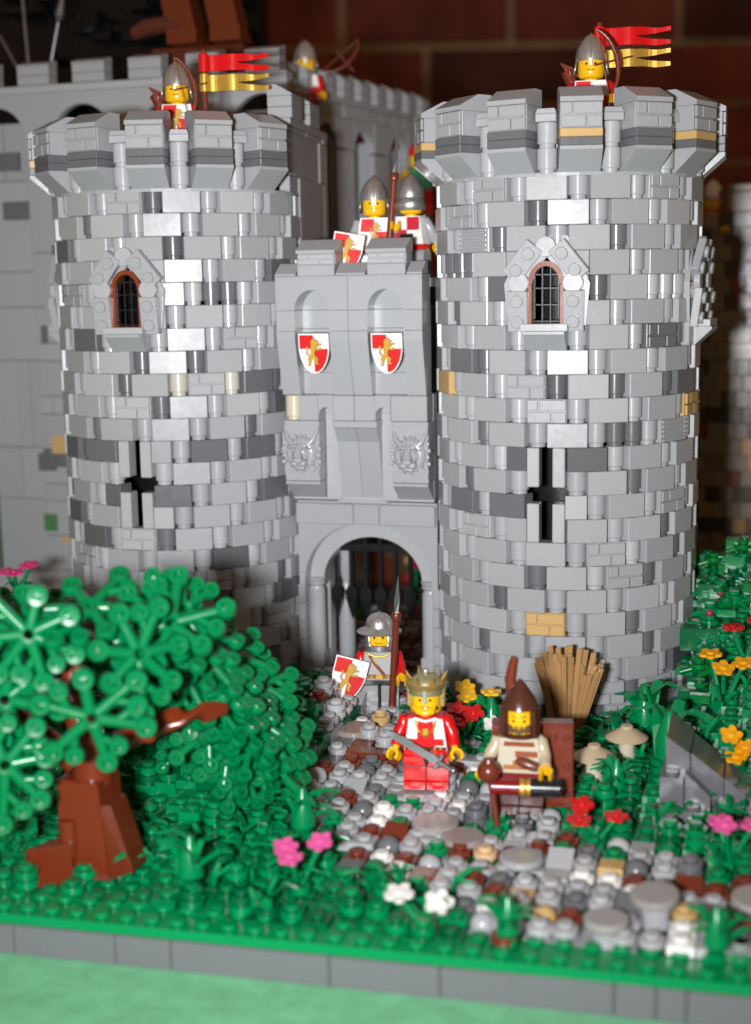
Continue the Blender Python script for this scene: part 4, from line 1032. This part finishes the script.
b=MB(); b.add([(-.17,-.05,.3),(.17,-.05,.3),(.17,.05,.3),(-.17,.05,.3),(-.14,-.05,2.5),(.14,-.05,2.5),(.14,.05,2.5),(-.14,.05,2.5),(0,0,2.95)],[[0,1,5,4],[1,2,6,5],[2,3,7,6],[3,0,4,7],[3,2,1,0],[4,5,8],[5,6,8],[6,7,8],[7,4,8]],(.33,.34,.36),S1); b.build('blade',sw)
b=MB(); b.rod((0,0,-.45),(0,0,.3),.11,(.3,.3,.3),S1); b.box(0,0,.25,.8,.16,.14,(.33,.34,.36),S1); b.ball(0,0,-.5,.16,(.3,.3,.3),S1); b.build('hilt',sw)
# hooded figure
def p_hood(b):
    chest(b,[(-.8,.8,2.95,3.15,(.25,.06,.02)),(-.2,.9,2.5,2.75,(.3,.08,.03)),(-.7,.3,1.95,2.15,(.4,.16,.05)),(-.3,.5,2.1,2.35,(.4,.16,.05))])
    b.box(0,-.52,1.66,1.9,.06,.3,DKRED,P3)
    b.box(.5,-.5,1.25,.5,.1,.22,TAN,P3)
t,hd=figure('bearded figure in brown hood and tan tunic standing on the path',(12.2,-19.6,.5),R_(6),TANP,(.5,.42,.28),(.07,.022,.018),(.12,.02,.015),print_=p_hood,beard=(.12,.07,.04),armL=(.4,.7),armR=(.05,1.15))
h=MB(); n=20
prof=[(.80,3.42),(.86,3.6),(.84,4.2),(.80,4.55),(.62,4.95),(.38,5.3),(.15,5.55),(.0001,5.7)]
HB=(.075,.022,.014)
vs=[];fs=[]
h.lathe([(.80,4.52),(.78,4.6),(.62,4.95),(.38,5.3),(.15,5.6),(.0001,5.75)],HB,0,Tr(0,.05,0),20)
h.lathe([(.70,3.35),(.84,3.42),(.86,3.8),(.82,4.53)],HB,0,None,20,a0=R_(-50),a1=R_(230))
h.lathe([(.82,4.53),(.70,4.5),(.70,3.4)],HB,0,None,20,a0=R_(-50),a1=R_(230))
h.lathe([(.6,3.3),(.82,3.34),(.82,3.46),(.6,3.5)],HB,0,None,20)
for q in(-1,1): h.box(0,0,0,.12,.3,1.1,HB,M=Tr(q*.58,-.56,4.0)@Rz(q*R_(40)))
h.build('hood',t)
f=MB(); f.tube([(-.35,.2,5.0),(-.42,.2,5.6),(-.3,.15,6.3),(-.22,.1,6.6)],[.22,.24,.2,.17],(.17,.03,.015),n=8); f.build('feather',t)
k=T_('round_club','brown round-headed club resting in front of the hooded figure','club',(11.15,-21.0,.3)); b=MB(); b.rod((.35,0,0),(.1,0,1.9),.15,RB); b.build('shaft',k)
b=MB(); b.ball(0,0,2.3,.5,RB,n=16); b.lathe([(.28,2.65),(.22,2.85)],RB,0,None,12); b.build('club_head',k)
k=T_('spyglass','dark red and black tube with gold bands held across the hooded figure\'s waist','spyglass',(12.55,-20.75,1.95),R_(8))
b=MB(); b.M=Ry(PI/2); b.lathe([(.28,-1.35),(.33,-1.3),(.33,.25)],DKRED,0,None,16); b.build('barrel',k)
b=MB(); b.M=Ry(PI/2); b.lathe([(.33,.25),(.38,.3),(.38,1.5),(.3,1.55)],BLK,0,None,16); b.build('eyepiece',k)
b=MB(); b.M=Ry(PI/2); [b.lathe([(.34,z),(.37,z+.03),(.37,z+.2),(.34,z+.23)],GOLC,G2,None,16) for z in(-.15,.12)]; b.build('gold_band',k)
b=MB(); b.tube([(-.35,0,.15),(0,-.05,.05),(.5,0,-.12)],[.14,.24,.2],(.16,.04,.025),n=10); o=b.build('pouch'); o.location=(12.55,-20.45,2.85); tag(o,'small brown pouch clasped to the hooded figure\'s chest','pouch')
b=MB(); b.box(0,0,1.9,1.3,.8,3.7,RB); b.box(.15,-.42,1.9,.9,.1,3.3,(.18,.035,.018)); [stud(b,x,-.5,z,RB,M=None,r=.2) for x in () for z in ()]
for z in(.7,1.9,3.2):
    for x in(-.2,.35): b.cyl(0,0,0,.12,.16,RB,M=Tr(x,-.47,z)@Rx(PI/2),n=10)
b.box(-2.35,0,1.9,.9,.8,3.7,RB); b.box(-1.2,.2,1.9,1.5,.4,3.4,(.1,.02,.01))
o=b.build('pack_crate'); o.location=(13.6,-18.3,.35); o.rotation_euler=(0,0,R_(10)); tag(o,'tall reddish-brown crate standing behind the hooded figure','crate')
# guards on the gatehouse
t,hd=figure('smiling guard in silver helmet facing out over the gatehouse wall',(.25,1.0,22.86),R_(14),WHT,(.35,.35,.36),LEGG,RED,print_=lion_guard_print,armL=(.2,.6),armR=(.1,1.9))
helmet_nasal(t)
t,hd=figure('guard turned away beside the spear on the gatehouse roof',(2.35,1.0,22.9),R_(168),WHT,(.35,.35,.36),LEGG,RED,print_=None,armL=(.35,.4),armR=(.2,.4),back=True)
helmet_nasal(t)
b=MB(); b.M=Tr(0,.5,0); b.box(-.38,.03,2.9,.74,.06,.7,(.5,.02,.04),P3); b.box(.38,.03,2.3,.74,.06,.55,(.5,.02,.04),P3); b.box(0,.08,1.9,.8,.1,.9,BLK)
b.build('surcoat_back',t)
spear('brown spear with long grey blade held by the gatehouse guards',(1.2,.05,23.0),(1.62,.35,28.55),2.35,.2)
put_shield('quartered shield peeking between the merlons of the gatehouse',(-.62,-1.5,24.25),R_(16),R_(-4),R_(10),.95)
# archers with banners on both towers
for lab,x,y,rz in(('left',-9.6,-3.0,16),('right',12.75,-3.0,6)):
    t,hd=figure('archer in silver helmet on top of the %s tower'%lab,(x,y,29.0),R_(rz),WHT,(.62,.006,.008),LEGG,RED,print_=lion_guard_print,armL=(.15,.9),armR=(.1,1.4))
    helmet_nasal(t)
    b=MB(); b.rod((-.9,.35,3.2),(-1.25,.1,3.9),.3,RB,n=10)
    for q in range(5): b.rod((-1.0+.09*q,.3,3.6),(-1.5+.12*q,0,4.25-.05*q),.06,(.2,.04,.02),n=5)
    b.build('quiver',t)
    bow('brown longbow held by the archer on the %s tower'%lab,(x+1.15,y-.9,33.1),R_(rz+10),R_(-12))
banner('red and gold swallow-tailed banner behind the left tower archer',(-8.15,-2.6,32.9),R_(16),3.5)
banner('red and gold swallow-tailed banner behind the right tower archer',(13.1,-2.6,32.9),R_(16),3.5)
t,hd=figure('distant guard in silver helmet on the long back wall',(-8.9,16.5,33.1),R_(20),WHT,RED,LEGG,RED,print_=lion_guard_print); helmet_nasal(t)
bow('thin brown bow beside the distant guard on the back wall',(-6.9,19,37.6),R_(20),R_(50))
t,hd=figure('yellow and red figure half hidden in the far arch beside the right tower',(-3.9,27.0,27.6),R_(30),(.05,.25,.12),YEL,RED,RED,armL=(.4,1.2),armR=(.8,1.2))
h=MB(); h.lathe([(.7,4.2),(.74,4.3),(.68,4.8),(.4,5.1),(.0001,5.2)],RED,0,None,16); h.build('cap',t)
t,hd=figure('blurred helmeted guard on the shaded wall at the right edge',(17.0,33.4,24.2),R_(-5),RED,RED,LEGG,RED); helmet_nasal(t)
# small pale skull seen low behind the gate
b=MB(); b.ball(0,0,1.0,.6,(.4,.4,.4),sz=.95); b.box(0,-.35,.55,.6,.4,.5,(.4,.4,.4)); [b.ball(q*.22,-.52,1.0,.15,BLK) for q in(-1,1)]; b.lathe([(.5,-.2),(.4,.3)],DG,0,None,10)
o=b.build('skull'); o.location=(3.6,2.2,.5); tag(o,'small grey skull on the floor just inside the gate at the right','skull')
# ------------------------------------------------------------------ things behind at the top left
b=MB(); r=random.Random(10)
for k in range(260):
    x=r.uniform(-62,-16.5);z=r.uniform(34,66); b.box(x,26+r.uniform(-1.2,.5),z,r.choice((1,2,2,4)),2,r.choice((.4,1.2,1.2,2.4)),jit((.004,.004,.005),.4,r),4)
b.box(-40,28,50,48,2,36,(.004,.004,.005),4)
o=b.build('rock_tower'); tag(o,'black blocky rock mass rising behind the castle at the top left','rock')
BR2=(.13,.025,.008)
lg=T_('siege_machine','blurred brown machine with two stout feet and a curved beam above the back wall','siege machine',(-14.5,14,38.3))
for x in(-1.6,1.45):
    b=MB(); 
    b.add([(x-1.0,-1.1,.1),(x+1.0,-1.1,.1),(x+1.0,1,.1),(x-1.0,1,.1),(x-1.2,-.9,1.0),(x+.8,-.9,1.0),(x+.8,.9,1.0),(x-1.2,.9,1.0),(x-1.9,-.8,4.4),(x+.1,-.8,4.4),(x+.1,.8,4.4),(x-1.9,.8,4.4)],
     [[3,2,1,0],[0,1,5,4],[1,2,6,5],[2,3,7,6],[3,0,4,7],[4,5,9,8],[5,6,10,9],[6,7,11,10],[7,4,8,11],[8,9,10,11]],BR2)
    b.box(x+.1,-.9,.5,2.1,1.4,1.0,BR2); [b.ball(x+q,-1.62,.75,.12,BR2) for q in(-.4,.5)]; b.build('foot',lg)
b=MB(); b.tube([(-5.4,-.5,1.0),(-4.4,-.5,1.35),(-3.2,-.5,1.45),(-2.0,-.5,1.2)],[.45,.6,.6,.5],(.09,.025,.015),n=10); b.build('curved_beam',lg)
b=MB(); b.box(-1.0,.4,-.5,6.5,1.2,1.0,(.1,.02,.01)); b.box(-2,.4,-2.5,1,1,4,(.1,.02,.01)); b.box(1.5,.4,-2.5,1,1,4,(.1,.02,.01));b.build('base_frame',lg); b=MB(); b.box(-1,.4,4.6,7,2.2,1.2,BR2); b.build('deck',lg)
for i,(p,q,nm,hd) in enumerate((((-27.2,12.5,35),(-27.5,12.5,42.5),'thin grey lance standing upright behind the back wall at the far left',0),((-26.2,12.5,35.5),(-24.9,12.5,40.2),'grey lance with pointed blade leaning right behind the back wall',1.8),((-26.9,12.2,35.5),(-29.2,12.2,39.6),'thin grey lance leaning left at the left edge of the photo',0))):
    b=MB(); b.rod(p,q,.13,(.2,.2,.21),S1)
    if hd:
        d=(Vector(q)-Vector(p)).normalized(); b.rod(q,Vector(q)+d*.5,.13,(.3,.3,.3),S1,r2=.34); b.rod(Vector(q)+d*.5,Vector(q)+d*2.3,.34,(.3,.3,.3),S1,r2=.02)
    tag(b.build('lance'),nm,'lance')
# ------------------------------------------------------------------ table and room wall
TB=mat('table_cloth_fabric',.85,spec=.1,attr=False,col=(.19,.54,.29),noise=.03,bump=.25,nscale=1.2)
tb=MB(); N=40
vs=[(-110+260*i/N,-75+150*j/N,TAB+.02*math.sin(i*1.7+j*.6)*(1 if j<14 else .3)) for j in range(N+1) for i in range(N+1)]
tb.add(vs,[[j*(N+1)+i,j*(N+1)+i+1,(j+1)*(N+1)+i+1,(j+1)*(N+1)+i] for j in range(N) for i in range(N)],WHT,0,True)
tb.add([(-110,-75,TAB-3),(150,-75,TAB-3),(150,75,TAB-3),(-110,75,TAB-3),(-110,-75,TAB-.06),(150,-75,TAB-.06),(150,75,TAB-.06),(-110,75,TAB-.06)],[[0,1,5,4],[1,2,6,5],[2,3,7,6],[3,0,4,7],[3,2,1,0]],WHT)
o=tb.build('table_top',mats=[TB,TB,TB,TB]); tag(o,'table covered with a pale green cloth under the whole castle','table')
def roommat(name,c1,c2):
    m=bpy.data.materials.new(name); m.use_nodes=True; n=m.node_tree.nodes;l=m.node_tree.links; b=n['Principled BSDF']; b.inputs['Roughness'].default_value=.85
    tc=n.new('ShaderNodeTexCoord'); nz=n.new('ShaderNodeTexNoise'); nz.inputs['Scale'].default_value=.12; nz.inputs['Detail'].default_value=8; l.new(tc.outputs['Object'],nz.inputs['Vector'])
    cr=n.new('ShaderNodeValToRGB'); cr.color_ramp.elements[0].position=.35; cr.color_ramp.elements[0].color=(*c1,1); cr.color_ramp.elements[1].position=.65; cr.color_ramp.elements[1].color=(*c2,1)
    l.new(nz.outputs['Fac'],cr.inputs['Fac']); a=n.new('ShaderNodeAttribute'); a.attribute_name='Col'; mx=n.new('ShaderNodeMixRGB'); mx.blend_type='MULTIPLY'; mx.inputs['Fac'].default_value=1
    l.new(cr.outputs['Color'],mx.inputs['Color1']); l.new(a.outputs['Color'],mx.inputs['Color2']); l.new(mx.outputs['Color'],b.inputs['Base Color'])
    bp=n.new('ShaderNodeBump'); bp.inputs['Strength'].default_value=.4; l.new(nz.outputs['Fac'],bp.inputs['Height']); l.new(bp.outputs['Normal'],b.inputs['Normal']); return m
RM=roommat('red_house_brick',(.11,.020,.010),(.2,.04,.018)); MO=roommat('sandy_mortar',(.30,.20,.10),(.38,.26,.14))
rm=MB(); r=random.Random(14); CW,CH=29.0,10.1
for j in range(-14,9):
    zc=62.9+CH*j+CH/2
    off=24.6 if j%2==0 else 10.1
    for i in range(-12,12):
        x=off+CW*i+CW/2; k=r.choice((1,1,.8,.9,.35)) ; rm.box(x,0,zc,CW-1.1,3,CH-1.1,(k,k,k),0,ch=.3)
rm.box(0,.6,30,760,2.6,300,(1,1,1),1,ch=0.01)
o=rm.build('brick_wall',mats=[RM,MO,RM,MO]); yaw=.2854
fx,fy=-math.sin(yaw),math.cos(yaw)
o.location=(22.286+fx*250,-74.888+fy*250,0); o.rotation_euler=(0,0,yaw); struct(o)
# ------------------------------------------------------------------ light, world, camera
w=bpy.data.worlds.new('World'); scn.world=w; w.use_nodes=True; bg=w.node_tree.nodes['Background']; bg.inputs['Color'].default_value=(1.0,.60,.36,1); bg.inputs['Strength'].default_value=AMB if 'AMB' in globals() else .19
C=Vector((22.28570706,-74.88770024,22.44904299)); pitch,yw,roll=.16129,-.28537,-.01711
import json
cp,sp=math.cos(.1613),math.sin(.1613); c_,s_=math.cos(-.2854),math.sin(-.2854)
fwd=Vector((s_*cp,c_*cp,-sp)); rt=Vector((c_,-s_,0)); up=rt.cross(fwd)
r2=rt*math.cos(-.0171)+up*math.sin(-.0171); u2=-rt*math.sin(-.0171)+up*math.cos(-.0171)
cam=bpy.data.cameras.new('camera'); co_=bpy.data.objects.new('camera',cam); COL.objects.link(co_); scn.camera=co_
Mx=Matrix((( r2.x,u2.x,-fwd.x,C.x),(r2.y,u2.y,-fwd.y,C.y),(r2.z,u2.z,-fwd.z,C.z),(0,0,0,1))); co_.matrix_world=Mx
cam.sensor_fit='VERTICAL'; cam.sensor_height=36; cam.sensor_width=26.4; cam.lens=48.852; cam.clip_start=.5; cam.clip_end=1500
cam.dof.use_dof=True; cam.dof.focus_distance=68; cam.dof.aperture_fstop=.04885/.8
L=bpy.data.lights.new('camera_flash','AREA'); L.shape='RECTANGLE'; L.size=5.0; L.size_y=2.6; L.energy=23000; L.color=(.96,.98,1); L.spread=R_(100)
lo=bpy.data.objects.new('camera_flash',L); COL.objects.link(lo); lp=C-rt*7.5+Vector((0,0,-1.0)); lo.location=lp
tgt=Vector((-2,0,22)); lo.rotation_euler=(tgt-lp).to_track_quat('-Z','Y').to_euler()
scn.view_settings.view_transform='Standard'; scn.view_settings.look='None'; scn.view_settings.exposure=0; scn.view_settings.gamma=1
scn.render.engine='CYCLES'; scn.cycles.max_bounces=6

GROUPS={'shield':'quartered lion shields','banner':'banners on the towers','spear':'brown spears','bow':'longbows','castle tower':'round castle towers','lance':'lances behind the back wall'}
for o in scn.objects:
    if o.get('category') in GROUPS and 'group' not in o: o['group']=GROUPS[o['category']]
    if o.get('category')=='toy figure' and ('guard' in o['label'] or 'archer' in o['label']): o['group']='castle guards in silver helmets'
